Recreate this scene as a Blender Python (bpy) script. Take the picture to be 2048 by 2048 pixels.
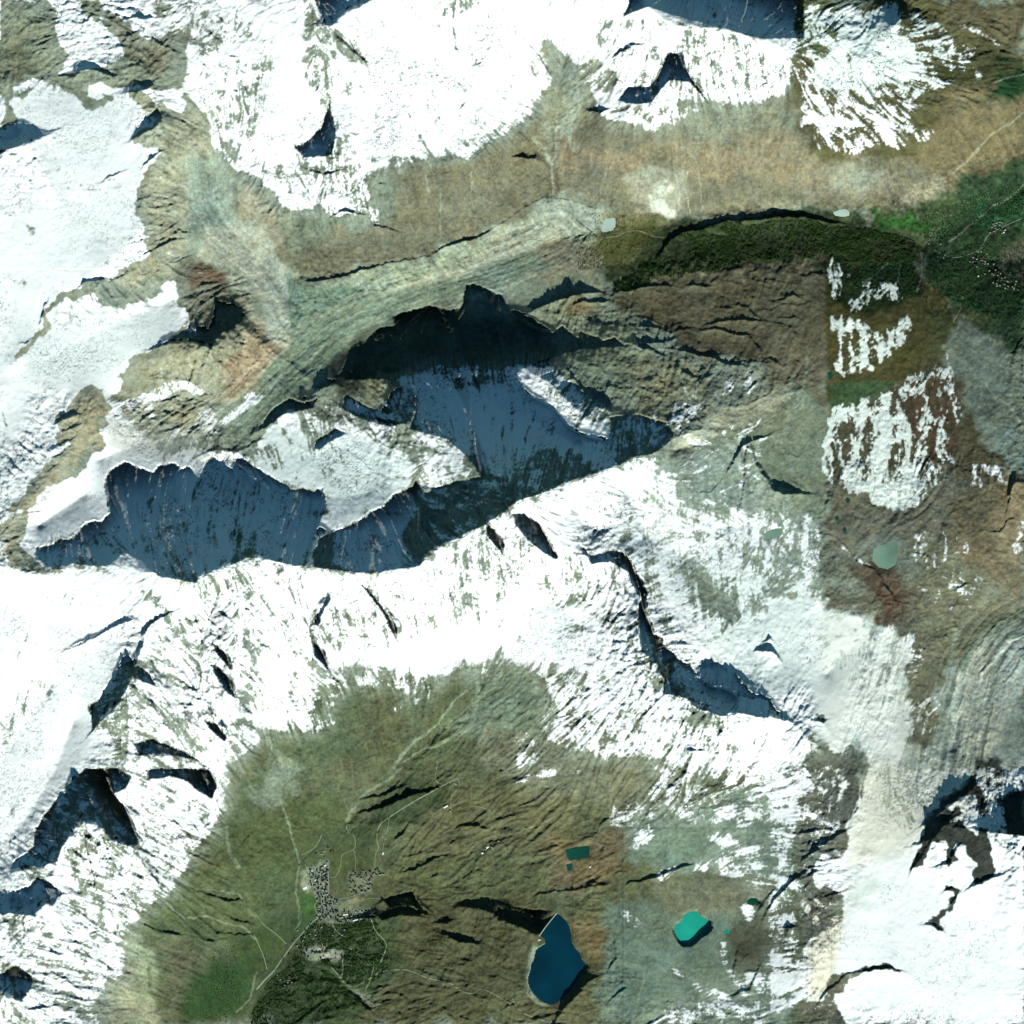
import bpy, math, random
import numpy as np

# ------------------------------------------------------------------ camera, sky, sun
for _o in list(bpy.data.objects):
    bpy.data.objects.remove(_o, do_unlink=True)
scene = bpy.context.scene
col = scene.collection

M = 6.0                 # metres on the ground for one unit of the survey grid (2048 x 2048 units)
ZREF = 2500.0           # altitude that becomes z = 0
CAM_H = 300000.0
SUN_AZ, SUN_EL = 166.0, 38.5     # degrees, azimuth clockwise from north (north = +Y)

cam_d = bpy.data.cameras.new('camera')
cam = bpy.data.objects.new('camera', cam_d); col.objects.link(cam)
cam.location = (0, 0, CAM_H)
cam.rotation_euler = (0, 0, 0)
cam_d.sensor_width = 36.0
cam_d.lens = 36.0 * CAM_H / (2048 * M)
cam_d.clip_start = 1000.0
cam_d.clip_end = 600000.0
scene.camera = cam

world = bpy.data.worlds.new('World'); scene.world = world
world.use_nodes = True
wn = world.node_tree; wn.nodes.clear()
sky = wn.nodes.new('ShaderNodeTexSky'); sky.sky_type = 'NISHITA'; sky.sun_disc = False
sky.sun_elevation = math.radians(SUN_EL); sky.sun_rotation = math.radians(SUN_AZ)
sky.altitude = 3000; sky.air_density = 1.0; sky.dust_density = 0.0; sky.ozone_density = 0.8
bg = wn.nodes.new('ShaderNodeBackground'); bg.inputs[1].default_value = 0.064
wo = wn.nodes.new('ShaderNodeOutputWorld')
tint = wn.nodes.new('ShaderNodeVectorMath'); tint.operation = 'MULTIPLY'
tint.inputs[1].default_value = (0.70, 1.03, 0.98)      # the teal skylight of the survey picture, the same over the whole sky
wn.links.new(sky.outputs[0], tint.inputs[0]); wn.links.new(tint.outputs[0], bg.inputs[0]); wn.links.new(bg.outputs[0], wo.inputs[0])

sun_d = bpy.data.lights.new('sun', 'SUN'); sun_d.energy = 5.0; sun_d.angle = math.radians(0.5)
sun_d.color = (1.0, 0.985, 0.95)
sun = bpy.data.objects.new('sun', sun_d); col.objects.link(sun)
sun.location = (0, -8000, 20000)
sun.rotation_euler = (math.radians(90 - SUN_EL), 0, math.radians(180 - SUN_AZ))
# a sun lamp shines along its local -Z; tilted about X by (90-el) it comes from -Y (south), turned about Z to its azimuth

scene.view_settings.view_transform = 'Standard'; scene.view_settings.look = 'None'
scene.view_settings.exposure = 0.2; scene.view_settings.gamma = 1.0
scene.view_settings.use_curve_mapping = False
scene.view_settings.use_white_balance = True      # the survey camera's balance: a green cast
scene.view_settings.white_balance_temperature = 6300
scene.view_settings.white_balance_tint = -6
scene.cycles.max_bounces = 3; scene.cycles.diffuse_bounces = 0
EXPGAIN = 1.10          # flat sunlit ground shows about this times its base colour

# ------------------------------------------------------------------ survey grid and helpers
G0, G1, N = -28.0, 2076.0, 1160
gx = np.linspace(G0, G1, N); STEP = gx[1] - gx[0]
X, Y = np.meshgrid(gx, gx)                       # row = survey y (south is down)
rng = np.random.default_rng(7); random.seed(7)

def hash2(ix, iy, seed):
    h = (ix.astype(np.int64) * 374761393 + iy.astype(np.int64) * 668265263 + seed * 1442695041) & 0xFFFFFFFF
    h = ((h ^ (h >> 13)) * 1274126177) & 0xFFFFFFFF
    return ((h ^ (h >> 16)) & 0xFFFFFF) / float(0xFFFFFF)

def vn(x, y, seed):                              # value noise, -1..1
    fx = np.floor(x); fy = np.floor(y)
    tx = x - fx; ty = y - fy
    tx = tx * tx * tx * (tx * (tx * 6 - 15) + 10); ty = ty * ty * ty * (ty * (ty * 6 - 15) + 10)
    # lattice table instead of hashing every sample four times
    ix = fx.astype(np.int64); iy = fy.astype(np.int64)
    x0, y0 = ix.min(), iy.min()
    LX, LY = np.meshgrid(np.arange(x0, ix.max() + 2), np.arange(y0, iy.max() + 2))
    T = hash2(LX, LY, seed) * 2 - 1
    ix -= x0; iy -= y0
    a = T[iy, ix]; b = T[iy, ix + 1]; c = T[iy + 1, ix]; d = T[iy + 1, ix + 1]
    return (a + (b - a) * tx) * (1 - ty) + (c + (d - c) * tx) * ty

def fbm(wl, octv, seed, x=None, y=None, gain=0.5, ridged=False):
    x = X if x is None else x; y = Y if y is None else y
    s = 0; a = 1.0; t = 0
    for o in range(octv):
        c, sn = math.cos(o * 0.7), math.sin(o * 0.7)
        n = vn((x * c - y * sn) / wl + o * 17.3, (x * sn + y * c) / wl - o * 9.1, seed + o)
        if ridged: n = 1 - 2 * np.abs(n)
        s = s + a * n; t += a; a *= gain; wl *= 0.5
    return s / t * (1.6 if not ridged else 1.0)

def blur(a, r):                                  # three box passes, r in grid cells
    r = int(max(1, round(r)))
    for _ in range(2):
        for ax in (0, 1):
            p = np.pad(a, [(r + 1, r) if k == ax else (0, 0) for k in (0, 1)], mode='edge')
            c = np.cumsum(p, axis=ax)
            n = a.shape[ax]
            a = (np.take(c, np.arange(2 * r + 1, 2 * r + 1 + n), ax) - np.take(c, np.arange(0, n), ax)) / (2 * r + 1)
    return a

def sample(a, x, y):                             # bilinear, survey coordinates
    u = np.clip((np.asarray(x, float) - G0) / STEP, 0, N - 1.001); v = np.clip((np.asarray(y, float) - G0) / STEP, 0, N - 1.001)
    i = u.astype(int); j = v.astype(int); u = u - i; v = v - j
    return (a[j, i] * (1 - u) + a[j, i + 1] * u) * (1 - v) + (a[j + 1, i] * (1 - u) + a[j + 1, i + 1] * u) * v

def sst(a, b, x):
    t = np.clip((x - a) / (b - a), 0, 1); return t * t * (3 - 2 * t)

def P(s, ox=0.0, oy=0.0, k=1.0):                 # "x,y x,y" -> array of survey points
    return np.array([[float(q) for q in p.split(',')] for p in s.split()]) * [k] * 1 + [[ox, oy]] if False else \
        np.array([[float(q) * (k if n < 2 else 1) + ((ox, oy)[n] if n < 2 else 0) for n, q in enumerate(p.split(','))] for p in s.split()])

def T(i, j, s): return P(s, 512 * i, 512 * j, 0.265)      # points read off one 512-unit map sheet
def F(s): return P(s, 0, 0, 1.06)                          # points read off the overview sheet
def S(s): return P(s)

WX = fbm(52, 5, 11, gain=0.6); WY = fbm(52, 5, 23, gain=0.6)
WXF = fbm(9, 2, 31); WYF = fbm(9, 2, 37)

def box(pts, pad):
    x0, y0 = pts[:, 0].min() - pad, pts[:, 1].min() - pad; x1, y1 = pts[:, 0].max() + pad, pts[:, 1].max() + pad
    i0 = int(np.clip((x0 - G0) / STEP, 0, N)); i1 = int(np.clip((x1 - G0) / STEP + 2, 0, N))
    j0 = int(np.clip((y0 - G0) / STEP, 0, N)); j1 = int(np.clip((y1 - G0) / STEP + 2, 0, N))
    return slice(j0, j1), slice(i0, i1)

def inpoly(px, py, pts):
    m = np.zeros(px.shape, bool); n = len(pts)
    for k in range(n):
        xa, ya = pts[k][:2]; xb, yb = pts[(k + 1) % n][:2]
        if ya == yb: continue
        c = ((ya > py) != (yb > py)) & (px < (xb - xa) * (py - ya) / (yb - ya) + xa)
        m ^= c
    return m

def pmask(pts, warp=8.0, soft=3.0, fine=2.5):
    pad = warp * 1.6 + soft * 2.5 + fine * 2 + 4
    sl = box(pts, pad)
    if sl[0].stop <= sl[0].start or sl[1].stop <= sl[1].start: return sl, None
    px = X[sl] + warp * WX[sl] + fine * WXF[sl]; py = Y[sl] + warp * WY[sl] + fine * WYF[sl]
    m = inpoly(px, py, pts).astype(float)
    if soft > 0.8: m = blur(m, soft / STEP)
    return sl, m

def polydist(px, py, pts):                       # distance to a polyline, side (+ = left of travel), 3rd value along it
    best = np.full(px.shape, 1e9); side = np.zeros(px.shape); val = np.zeros(px.shape)
    has = pts.shape[1] > 2
    for k in range(len(pts) - 1):
        ax, ay = pts[k][:2]; bx, by = pts[k + 1][:2]
        dx, dy = bx - ax, by - ay; l2 = dx * dx + dy * dy + 1e-9
        t = np.clip(((px - ax) * dx + (py - ay) * dy) / l2, 0, 1)
        ex = px - (ax + t * dx); ey = py - (ay + t * dy)
        d = np.hypot(ex, ey)
        u = d < best
        cr = dy * ex - dx * ey                    # > 0: left of travel on a map with y down
        best = np.where(u, d, best); side = np.where(u, np.sign(cr), side)
        if has: val = np.where(u, pts[k][2] + t * (pts[k + 1][2] - pts[k][2]), val)
    return best, side, val

# ------------------------------------------------------------------ altitudes: crest and valley lines, stretched between
LINES = '''
430,870,2950 470,830,2900 560,740,2780 640,670,2680 760,600,2580 900,555,2490 1010,520,2420 1110,480,2330 1215,450,2250 1330,450,2190 1380,430,2150 1480,415,2110 1650,422,2020 1750,440,1950 1850,490,1850 1960,430,1780 2090,350,1700
420,330,2950 430,420,2880 480,480,2800 560,570,2700 620,640,2690
560,420,3000 720,400,3000 800,340,3080 950,320,3050 1040,230,3000
1180,190,2980 1220,245,3050 1300,255,3080 1420,215,3100 1530,190,3050 1620,300,2880 1800,280,2680 1950,210,2450 2090,170,2200
1130,110,3000 1100,250,2760 1105,375,2550
640,500,2780 900,440,2700 1000,400,2600 1250,380,2450 1500,370,2400 1700,380,2250 1900,330,2050 2090,260,1850
640,120,3600 610,-28,3750
700,0,3650 900,-20,3700 1100,-20,3750 1280,10,3800 1345,55,3600 1430,60,3650 1530,85,3450 1590,130,3250
1320,-28,3250 1450,-28,3200 1560,-28,3150
1600,60,3150 1660,60,3200 1720,130,3120 1800,40,3000
1750,-20,2700 1900,45,2500 2090,115,2250
-28,80,3000 100,150,3100 200,190,3250
210,-28,3300 240,90,3350 300,150,3500 320,230,3500 330,290,3450 290,380,3400 275,480,3400 200,540,3350 120,590,3300 80,660,3250 30,730,3300
-28,400,3200 150,400,3250 200,480,3300
-28,600,3200 -28,900,3250
400,150,3400 450,250,3250 500,300,3150
100,720,3250 250,640,3150 350,600,3050
300,720,3200 400,700,3250 480,640,3000
230,790,3100 330,800,3000 430,790,2900
180,790,3300 190,830,3350 120,930,3450 60,1000,3500 10,1060,3550 -28,1080,3550
200,920,3200 300,880,3100 400,860,2980
80,1050,3350 170,990,3250
-28,1130,3550 80,1150,3650 150,1130,3600 220,1128,3680 290,1140,3850 340,1152,4000 395,1162,4150 440,1140,4080 500,1115,3950 560,1122,3880 620,1135,3820 690,1145,3720 745,1150,3680 800,1145,3680 845,1130,3720 880,1095,3850 930,1070,4000 985,1040,4200 1030,1004,4480 1060,994,4530 1085,985,4300 1140,962,4000 1200,945,3720 1250,922,3520 1300,905,3400 1345,880,3200 1400,860,3030
420,930,3000 480,960,3050 560,990,3150 640,1000,3180 740,985,3180 700,900,3050 600,870,3000 540,850,2950 470,850,2900
640,1060,3330 740,1060,3350
590,800,2950 640,790,2950
690,760,2900 760,755,3000 800,800,3080
1045,1000,4500 985,965,4200 950,930,3900 900,880,3550 860,850,3350 840,830,3200
840,960,3250 880,985,3400 940,975,3700
850,1010,3350 870,1050,3450
880,790,3150 960,800,3250 1060,840,3320 1160,890,3330
860,745,3050 950,745,3100 1050,735,3150
700,705,2600 800,690,2590 900,680,2580 1000,680,2600 1060,675,2650 1150,660,2600
1040,735,3150 1090,760,3230 1150,820,3290 1220,890,3310
1130,770,3000 1200,800,2980 1280,830,3000
1250,730,2830 1400,720,2750
1240,610,2500 1400,600,2480 1540,600,2430
1200,530,2330 1330,520,2320
1400,485,2220 1560,475,2140
1350,900,2980 1450,860,2900 1540,800,2750 1600,780,2700
1450,1050,2900 1600,1050,2850 1700,1060,2850
1350,1100,3050 1450,1200,3050 1560,1250,3050
1400,1330,3150 1500,1350,3200
1045,1000,4500 1080,1050,4050 1130,1110,3700 1180,1115,3600 1250,1110,3500 1280,1180,3450 1300,1290,3450 1340,1370,3450 1420,1410,3450 1500,1425,3400 1580,1440,3350 1640,1500,3350
1150,1020,3650 1190,1060,3400
1250,980,3250 1300,1080,3150
700,1250,3100 800,1270,3000 950,1250,3000 1100,1200,3150 1150,1280,3200
650,1330,2850 850,1330,2750 1000,1310,2850 1100,1350,2950
980,1350,2750 900,1450,2500 800,1530,2350 700,1640,2150 640,1730,2050 620,1830,2000 550,1940,1900 480,2070,1800
500,1400,2900 520,1500,2600 560,1620,2250
430,1200,3500 400,1300,3350 370,1400,3200
480,1150,3900 470,1300,3500 480,1400,3200 460,1480,3000
345,1220,3720 300,1250,3640 270,1340,3600 240,1440,3480 250,1520,3420 240,1570,3440 180,1640,3300 120,1705,3230 100,1800,3230 70,1840,3250 30,1980,3280
150,1440,3080 110,1540,3010 50,1640,2980 -28,1720,2960
100,1380,3080 20,1500,2950
-28,1200,3350 100,1250,3300 200,1270,3400
350,1520,2950 330,1650,2750 290,1750,2700 240,1850,2700 200,2000,2600
420,1600,2500 380,1750,2450 330,1880,2350 300,2070,2200
520,1800,2050 460,1900,2000 420,2070,1880
1000,1500,2600 1000,1600,2500 950,1700,2380 850,1700,2250 800,1760,2150
1150,1500,2800 1250,1600,2700 1150,1700,2620
1000,1800,2330 1050,1830,2430
900,1900,2330 950,2000,2420
800,2000,2200 700,1950,2090
1300,1500,3000 1400,1550,2950 1500,1600,3050
1380,1850,2700 1300,1750,2650 1450,1750,2800
1250,2000,2700 1450,2000,2850
1560,1700,3200 1590,1800,3300 1620,1950,3350
1640,1600,3300 1700,1700,3350 1750,1850,3380 1800,1950,3450 1900,2000,3460 2090,2000,3480
1850,1650,3420 1950,1650,3500 2000,1700,3550
1650,1350,3000 1750,1250,2900
1700,1450,3100 1720,1520,3180
1900,1500,3000 1920,1350,2800 2000,1230,2600 2090,1200,2500
1800,1400,3000 1850,1200,2850 1900,1100,2800 2000,1000,2700
1720,920,2600 1650,760,2550 1700,640,2480 1650,560,2300
1900,800,2450 1900,650,2200 2000,800,2350
1980,520,1800 2090,520,1780
'''
def solve_base():
    lines = [P(l) for l in LINES.strip().splitlines()]
    h = None
    for cell, iters in ((64, 300), (32, 300), (16, 260), (8, 200), (4, 130)):
        n = int((G1 - G0) / cell) + 1
        acc = np.zeros((n, n)); cnt = np.zeros((n, n))
        for L in lines:
            for a, b in zip(L[:-1], L[1:]):
                q = max(2, int(np.hypot(b[0] - a[0], b[1] - a[1]) / cell * 2) + 1)
                t = np.linspace(0, 1, q)[:, None]; p = a + t * (b - a)
                i = np.clip(((p[:, 0] - G0) / cell).round().astype(int), 0, n - 1); j = np.clip(((p[:, 1] - G0) / cell).round().astype(int), 0, n - 1)
                np.add.at(acc, (j, i), p[:, 2]); np.add.at(cnt, (j, i), 1)
        fix = cnt > 0; val = np.where(fix, acc / np.maximum(cnt, 1), 0)
        if h is None: h = np.full((n, n), 2900.0)
        else:
            m = h.shape[0]; u = np.clip(np.arange(n) * cell / pc, 0, m - 1.001); i = u.astype(int); f = u - i
            h = h[i] * (1 - f)[:, None] + h[i + 1] * f[:, None]; h = h[:, i] * (1 - f) + h[:, i + 1] * f
        h[fix] = val[fix]
        for _ in range(iters):
            p = np.pad(h, 1, mode='edge')
            h = 0.25 * (p[:-2, 1:-1] + p[2:, 1:-1] + p[1:-1, :-2] + p[1:-1, 2:]); h[fix] = val[fix]
        pc = cell
    m = h.shape[0]; u = np.clip((gx - G0) / 4, 0, m - 1.001); i = u.astype(int); f = u - i
    h = h[i] * (1 - f)[:, None] + h[i + 1] * f[:, None]; h = h[:, i] * (1 - f) + h[:, i + 1] * f
    return h
H = solve_base()
H = 0.5 * H + 0.5 * blur(H, 2)

# roughness of the ground: 0 smooth ice or meadow, 1 broken rock
R = np.full((N, N), 0.45)
for pts, v, s in (
    (F('0,180 240,170 280,320 250,480 100,600 60,700 0,720'), 0.05, 14),
    (F('340,0 1480,0 1480,110 1300,200 1150,190 1000,240 720,300 440,330 330,180'), 0.3, 20),
    (F('0,650 350,560 350,640 220,760 60,740 0,900'), 0.06, 12),
    (F('180,790 400,840 380,900 60,1040 80,960'), 0.08, 12),
    (F('480,800 780,800 900,880 780,990 600,1000 480,900'), 0.14, 10),
    (F('350,300 430,320 540,480 550,620 480,800 400,800 520,640 480,520 350,480'), 0.15, 10),
    (F('540,620 760,540 1050,440 1150,480 1000,590 700,680 480,840 410,810'), 0.09, 12),
    (F('800,740 980,730 1150,860 1100,880 920,860'), 0.18, 12),
    (F('1000,1100 1200,1200 1150,1280 900,1240 700,1280 560,1260 650,1190 850,1170'), 0.12, 14),
    (F('1230,860 1540,900 1530,1300 1420,1300 1250,1150 1200,1000'), 0.15, 14),
    (F('1560,1150 1700,1180 1700,1420 1640,1600 1520,1900 1932,1932 1932,1560 1730,1600 1860,1440 1932,1440 1932,1140 1800,1260'), 0.07, 16),
    (F('550,1280 850,1250 1300,1400 1500,1500 1500,1932 500,1932 250,1932 250,1750 400,1500'), 0.38, 20),
    (F('560,1580 720,1580 760,1740 600,1760 470,1932 350,1932 430,1760 540,1700'), 0.06, 14),
    (F('1000,480 1560,370 1932,330 1932,620 1560,480 1250,500 1100,560'), 0.16, 14),
    (F('1040,160 1300,200 1480,200 1932,200 1932,380 1550,380 1050,370 900,440 600,530 540,470 750,330 900,290 1000,260'), 0.3, 14),
    (F('1550,480 1780,480 1900,620 1900,850 1550,880'), 0.2, 14),
    (F('0,1080 250,1090 200,1320 170,1430 0,1600'), 0.12, 14),
    (F('280,1100 360,1110 400,1230 330,1330 260,1480 250,1300'), 0.3, 10),
    (F('430,1150 580,1150 600,1250 530,1320 450,1330'), 0.15, 10),
    (F('340,300 440,310 470,400 550,480 560,640 500,760 420,810 370,790 470,680 490,600 460,520 350,490'), 0.06, 9),
    (F('1260,850 1330,790 1480,720 1560,740 1560,900 1540,960 1330,900'), 0.12, 10),
    (F('1535,1140 1700,1180 1725,1420 1660,1560 1600,1650 1560,1500 1530,1300'), 0.05, 9),
    (F('1570,900 1932,880 1932,1140 1780,1250 1700,1180 1570,1150'), 0.3, 12),
    (F('1180,540 1350,500 1560,480 1565,720 1450,690 1300,640 1200,600'), 0.25, 12),
    (F('1180,1560 1500,1500 1500,1880 1200,1900 1130,1700'), 0.15, 16),
):
    sl, m = pmask(pts, 10, s)
    R[sl] = R[sl] * (1 - m) + v * m

# streaks that run downhill: noise smeared along the slope
def lic(hs, wl, steps, ds, seed):
    gy, gxx = np.gradient(hs)
    l = np.hypot(gxx, gy) + 1e-3; dx, dy = gxx / l, gy / l
    n0 = fbm(wl, 2, seed)
    acc = n0.copy(); II, JJ = np.meshgrid(np.arange(N, dtype=float), np.arange(N, dtype=float))
    for sgn in (1, -1):
        px, py = II.copy(), JJ.copy()
        for _ in range(steps):
            i = np.clip(px, 0, N - 1).astype(int); j = np.clip(py, 0, N - 1).astype(int)
            px += sgn * ds * dx[j, i]; py += sgn * ds * dy[j, i]
            i = np.clip(px, 0, N - 1).astype(int); j = np.clip(py, 0, N - 1).astype(int)
            acc += n0[j, i]
    acc /= acc.std()
    return np.clip(acc, -2.5, 2.5)

Hs = blur(H, 5) + 26 * fbm(90, 3, 51)
GULLY = lic(Hs, 7.5, 14, 1.4, 61)
STREAK = lic(Hs, 3.6, 12, 1.2, 71)
RID = fbm(120, 6, 81, X + 14 * WX, Y + 14 * WY, gain=0.52, ridged=True)
RG = np.clip((R - 0.12) / 0.5, 0, 1)
H = H + R * 80 * (RID - 0.1) + RG * (15 * GULLY * sst(-0.9, 0.6, fbm(80, 3, 97)) + 6 * STREAK * sst(-0.8, 0.8, fbm(50, 2, 98))) + (0.3 + 0.5 * R) * 17 * fbm(60, 4, 91) + (0.1 + 0.6 * R) * 13 * fbm(20, 3, 93) + (0.06 + R) * 9 * fbm(6.5, 2, 95) + RG * (30 * (fbm(34, 4, 88, X + 5 * WX, Y + 5 * WY, gain=0.6, ridged=True)) + 7 * fbm(9, 2, 89, ridged=True))

# ------------------------------------------------------------------ crests and cliffs (x, y, length of the shade they throw)
SCARPS = '''
600,565,2 640,563,8 690,553,6 735,540,9 775,528,6 860,512,3 900,492,8 940,480,11 960,475,6 1000,450,3 1040,420,3 1090,396,3 1130,400,3 1190,415,4
1320,512,5 1340,482,10 1370,464,8 1400,460,11 1447,443,12 1514,440,14 1550,435,18 1600,434,12 1650,442,8 1690,447,3
1236,203,0 1258,211,24 1278,211,27 1302,206,28 1320,182,22 1337,166,24 1360,150,15 1395,177,12 1421,214,2
640,55,10 668,56,22 700,28,26 742,6,14 800,-10,10
655,56,6 680,85,13 710,110,13 737,132,5
607,316,5 640,314,26 666,312,36 674,265,26 662,205,6
592,330,2 620,345,6 650,352,9 680,345,8 700,340,2
660,438,3 675,430,9 690,425,12 715,432,10 738,430,4 750,455,10 790,462,8
1222,120,3 1240,108,12 1262,96,12 1290,90,3
1052,85,4 1066,100,8 1085,130,6 1100,152,2
20,302,36 60,290,42 90,274,12
115,156,3 150,154,14 160,148,26 175,140,20 200,149,16 237,158,4
262,189,8 280,188,20 300,176,16 314,162,3
263,283,4 285,274,20 305,262,34 325,246,26 332,228,6
300,79,3 318,90,9 342,103,6 365,110,2
292,332,4 305,320,9 327,303,4
210,362,3 222,353,5 252,343,2
250,44,3 270,38,9 290,42,9 312,38,3
288,512,4 320,496,8 345,482,9 364,478,4
296,497,2 318,484,4 350,468,4
300,478,2 325,468,3 345,458,5 354,448,2
285,415,2 310,418,3 345,412,3
335,400,2 350,394,4 358,392,1
300,700,4 335,690,12 370,686,14 400,690,24 425,700,42 440,690,48 455,668,56 478,650,44 492,632,6
325,802,3 345,799,9 364,793,3
330,812,1 345,810,3 360,808,1
390,795,1 410,790,5 435,788,2
117,845,5 135,838,12 160,830,4
128,862,3 150,858,5 168,850,2
118,892,3 140,885,4 160,872,2
155,580,2 175,566,10 200,562,9 225,560,2
185,590,1 200,570,5 207,562,2
82,655,3 88,635,9 95,610,5
40,690,2 55,688,5 65,680,2
512,862,7 545,832,12 580,812,18 610,806,16 640,795,6
690,818,12 720,838,18 760,850,22 790,852,40 815,845,50 832,806,20
625,790,4 650,775,16 670,768,14 690,775,2
395,915,2 440,900,8 480,905,6 520,880,4
632,905,3 640,880,14 670,872,12 690,868,2
842,1000,3 870,995,8 910,985,10 950,975,6
1143,612,3 1170,604,10 1200,604,9 1224,602,2
1040,636,4 1077,617,13 1130,597,17 1165,587,13 1204,584,3
1283,654,4 1300,656,8 1328,657,2
1275,682,6 1300,687,11 1330,684,6 1352,678,3
1268,688,8 1295,700,12 1326,712,3
1334,697,3 1380,707,10 1425,712,12 1448,728,11 1492,733,4
1358,737,3 1380,750,9 1398,755,2
1500,675,3 1520,700,7 1527,735,8 1537,762,2
1410,650,2 1450,640,6 1490,640,8 1530,642,3
1230,582,3 1270,578,8 1310,574,5 1340,572,1
1400,660,2 1430,655,5 1470,668,6 1510,672,2
1455,942,5 1470,918,9 1487,892,12 1496,888,16 1505,918,17 1520,945,18 1545,980,22 1572,990,26 1600,988,10
1130,735,4 1150,765,9 1175,790,12 1215,815,18 1228,842,6
1402,985,2 1420,983,4 1436,968,2
30,1742,8 90,1735,18 122,1706,25 148,1660,48 172,1642,62 200,1658,62 225,1680,56 265,1694,46 280,1684,8
232,1600,3 250,1608,10 276,1632,14 282,1640,2
140,1690,3 160,1712,9 174,1722,8 178,1716,1
-28,1826,36 45,1826,34 72,1832,28 95,1806,34 126,1790,8
-28,1985,36 10,1990,40 45,2000,36 62,1978,30 68,1955,6
45,2018,4 70,2016,9 112,2010,7 130,2006,2
186,1462,8 210,1436,34 245,1402,56 268,1352,46 276,1330,18 285,1302,14 292,1272,12 305,1248,14 345,1224,8 362,1218,3
130,1302,3 160,1287,10 186,1275,10 215,1259,9 240,1242,11 262,1234,11 277,1238,3
265,1480,3 285,1505,20 310,1512,18 345,1510,14 360,1520,3
375,1500,3 390,1520,10 420,1545,14 435,1580,8 445,1612,2
262,1332,5 285,1338,14 310,1362,12 328,1390,3
265,1372,4 285,1385,10 310,1410,9 325,1440,3
275,1420,4 295,1440,8 318,1470,3
415,1275,2 430,1290,5 455,1318,3
424,1325,4 440,1342,9 460,1365,10 474,1398,3
430,1350,2 445,1372,5 465,1405,2
440,1225,3 455,1235,8 472,1250,3
412,1440,3 430,1450,9 445,1470,8 455,1484,2
400,1188,3 425,1210,4 460,1225,2
450,1160,2 458,1170,9 468,1184,8 474,1186,1
630,1278,16 633,1240,30 652,1214,34 662,1198,20 660,1180,4
715,1160,8 740,1190,24 765,1220,28 790,1252,30 797,1280,6
625,1300,4 640,1310,12 660,1345,6
968,1045,20 985,1072,34 1008,1114,6
985,1005,20 1030,1050,36 1056,1082,44 1085,1106,38 1117,1120,6
935,1130,3 950,1140,8 965,1150,6
895,1225,3 900,1195,6 908,1180,2
1160,1110,6 1183,1114,13 1210,1117,15 1242,1120,6
1262,1150,10 1275,1217,30 1280,1252,44 1286,1302,50 1312,1332,56 1340,1378,54 1365,1395,50 1400,1408,54 1440,1433,62 1490,1426,46 1536,1433,36 1572,1440,10
1180,1360,2 1210,1378,4 1222,1390,9 1232,1412,5 1240,1420,1
1365,1497,3 1385,1502,18 1407,1502,3
1515,1300,6 1540,1300,20 1560,1325,5
1625,1440,4 1645,1446,8 1652,1440,2
1265,1330,4 1300,1325,10 1325,1312,3
1525,1285,3 1540,1278,10 1548,1285,2
915,1815,8 960,1815,18 1000,1834,26 1040,1855,32 1068,1868,22 1080,1868,5
757,1834,20 790,1832,22 820,1834,20 845,1836,6
765,1804,8 800,1793,12 830,1800,11 868,1834,6
868,1848,6 895,1848,11 906,1842,2
895,1874,10 920,1884,15 952,1888,6
908,1658,3 930,1653,8 955,1652,9 979,1660,2
895,1690,3 905,1685,6 912,1682,2
790,1680,3 806,1668,8 820,1648,4
800,1745,3 830,1740,7 870,1718,6 900,1712,2
725,1625,8 770,1616,13 820,1594,18 875,1577,5
725,1600,5 770,1590,9 800,1575,5
700,1988,3 720,2008,10 740,2024,7
385,1780,3 420,1792,5 450,1803,10 480,1801,8 508,1830,2
448,1828,3 470,1843,7 507,1850,2
285,1848,4 320,1866,11 362,1871,6
365,1870,3 420,1883,5 472,1878,2
435,1868,4 475,1874,7 508,1870,3
383,1708,3 405,1718,6 437,1733,3
482,1690,2 490,1680,4 505,1665,2
1155,1778,5 1180,1774,9 1217,1767,3
1255,1768,5 1310,1758,11 1370,1731,11 1388,1726,2
1077,1790,4 1110,1784,5 1150,1780,3
1217,1938,4 1234,1918,7 1230,1880,7 1220,1858,4
1110,2050,8 1130,2014,15 1155,1990,15 1178,1962,10 1195,1955,3
1225,1995,4 1245,1982,8 1250,1978,2
1468,1940,8 1475,1908,9 1482,1890,2
1468,1990,8 1500,1980,8 1520,1930,4
1515,1828,4 1530,1802,9 1545,1780,5
1530,1834,8 1552,1794,13 1592,1756,12
1563,1854,3 1576,1856,20 1590,1852,2
2005,1664,28 2035,1668,56 2080,1664,56
1842,1682,10 1860,1676,34 1882,1648,16
1872,1628,14 1905,1604,20 1948,1568,8
1822,1740,5 1835,1720,14 1852,1690,12
1882,1726,10 1896,1722,16 1908,1700,10
1940,1775,6 1955,1768,16 1988,1752,10
1890,1780,4 1900,1776,8 1915,1780,2
1895,1810,3 1910,1795,7 1920,1782,2
1850,1848,4 1870,1850,10 1885,1862,3
1640,1996,7 1655,1978,8 1690,1948,5 1730,1941,6 1775,1933,9 1802,1940,3
1605,1720,4 1640,1690,14 1680,1665,8
1595,1760,3 1625,1745,8
1640,1795,2 1668,1786,8
2021,990,14 2029,964,18 2032,945,4
1727,1130,4 1750,1142,7 1770,1172,7 1792,1205,5
1640,1068,3 1665,1072,3 1690,1090,3 1710,1118,3
1912,1178,3 1930,1170,5 1948,1166,2
1965,1062,2 2000,1064,5 2019,1040,4
1820,1105,2 1850,1112,4 1868,1125,2
700,905,2 730,930,3 750,950,2
640,140,3 655,180,5 665,220,3
1030,315,4 1052,318,18 1068,320,12 1072,312,2
1042,270,3 1055,282,6 1065,300,3
1175,220,5 1200,228,16 1215,220,4
925,435,1 945,438,4 965,438,1
850,360,2 900,345,3 925,350,1
'''
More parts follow.
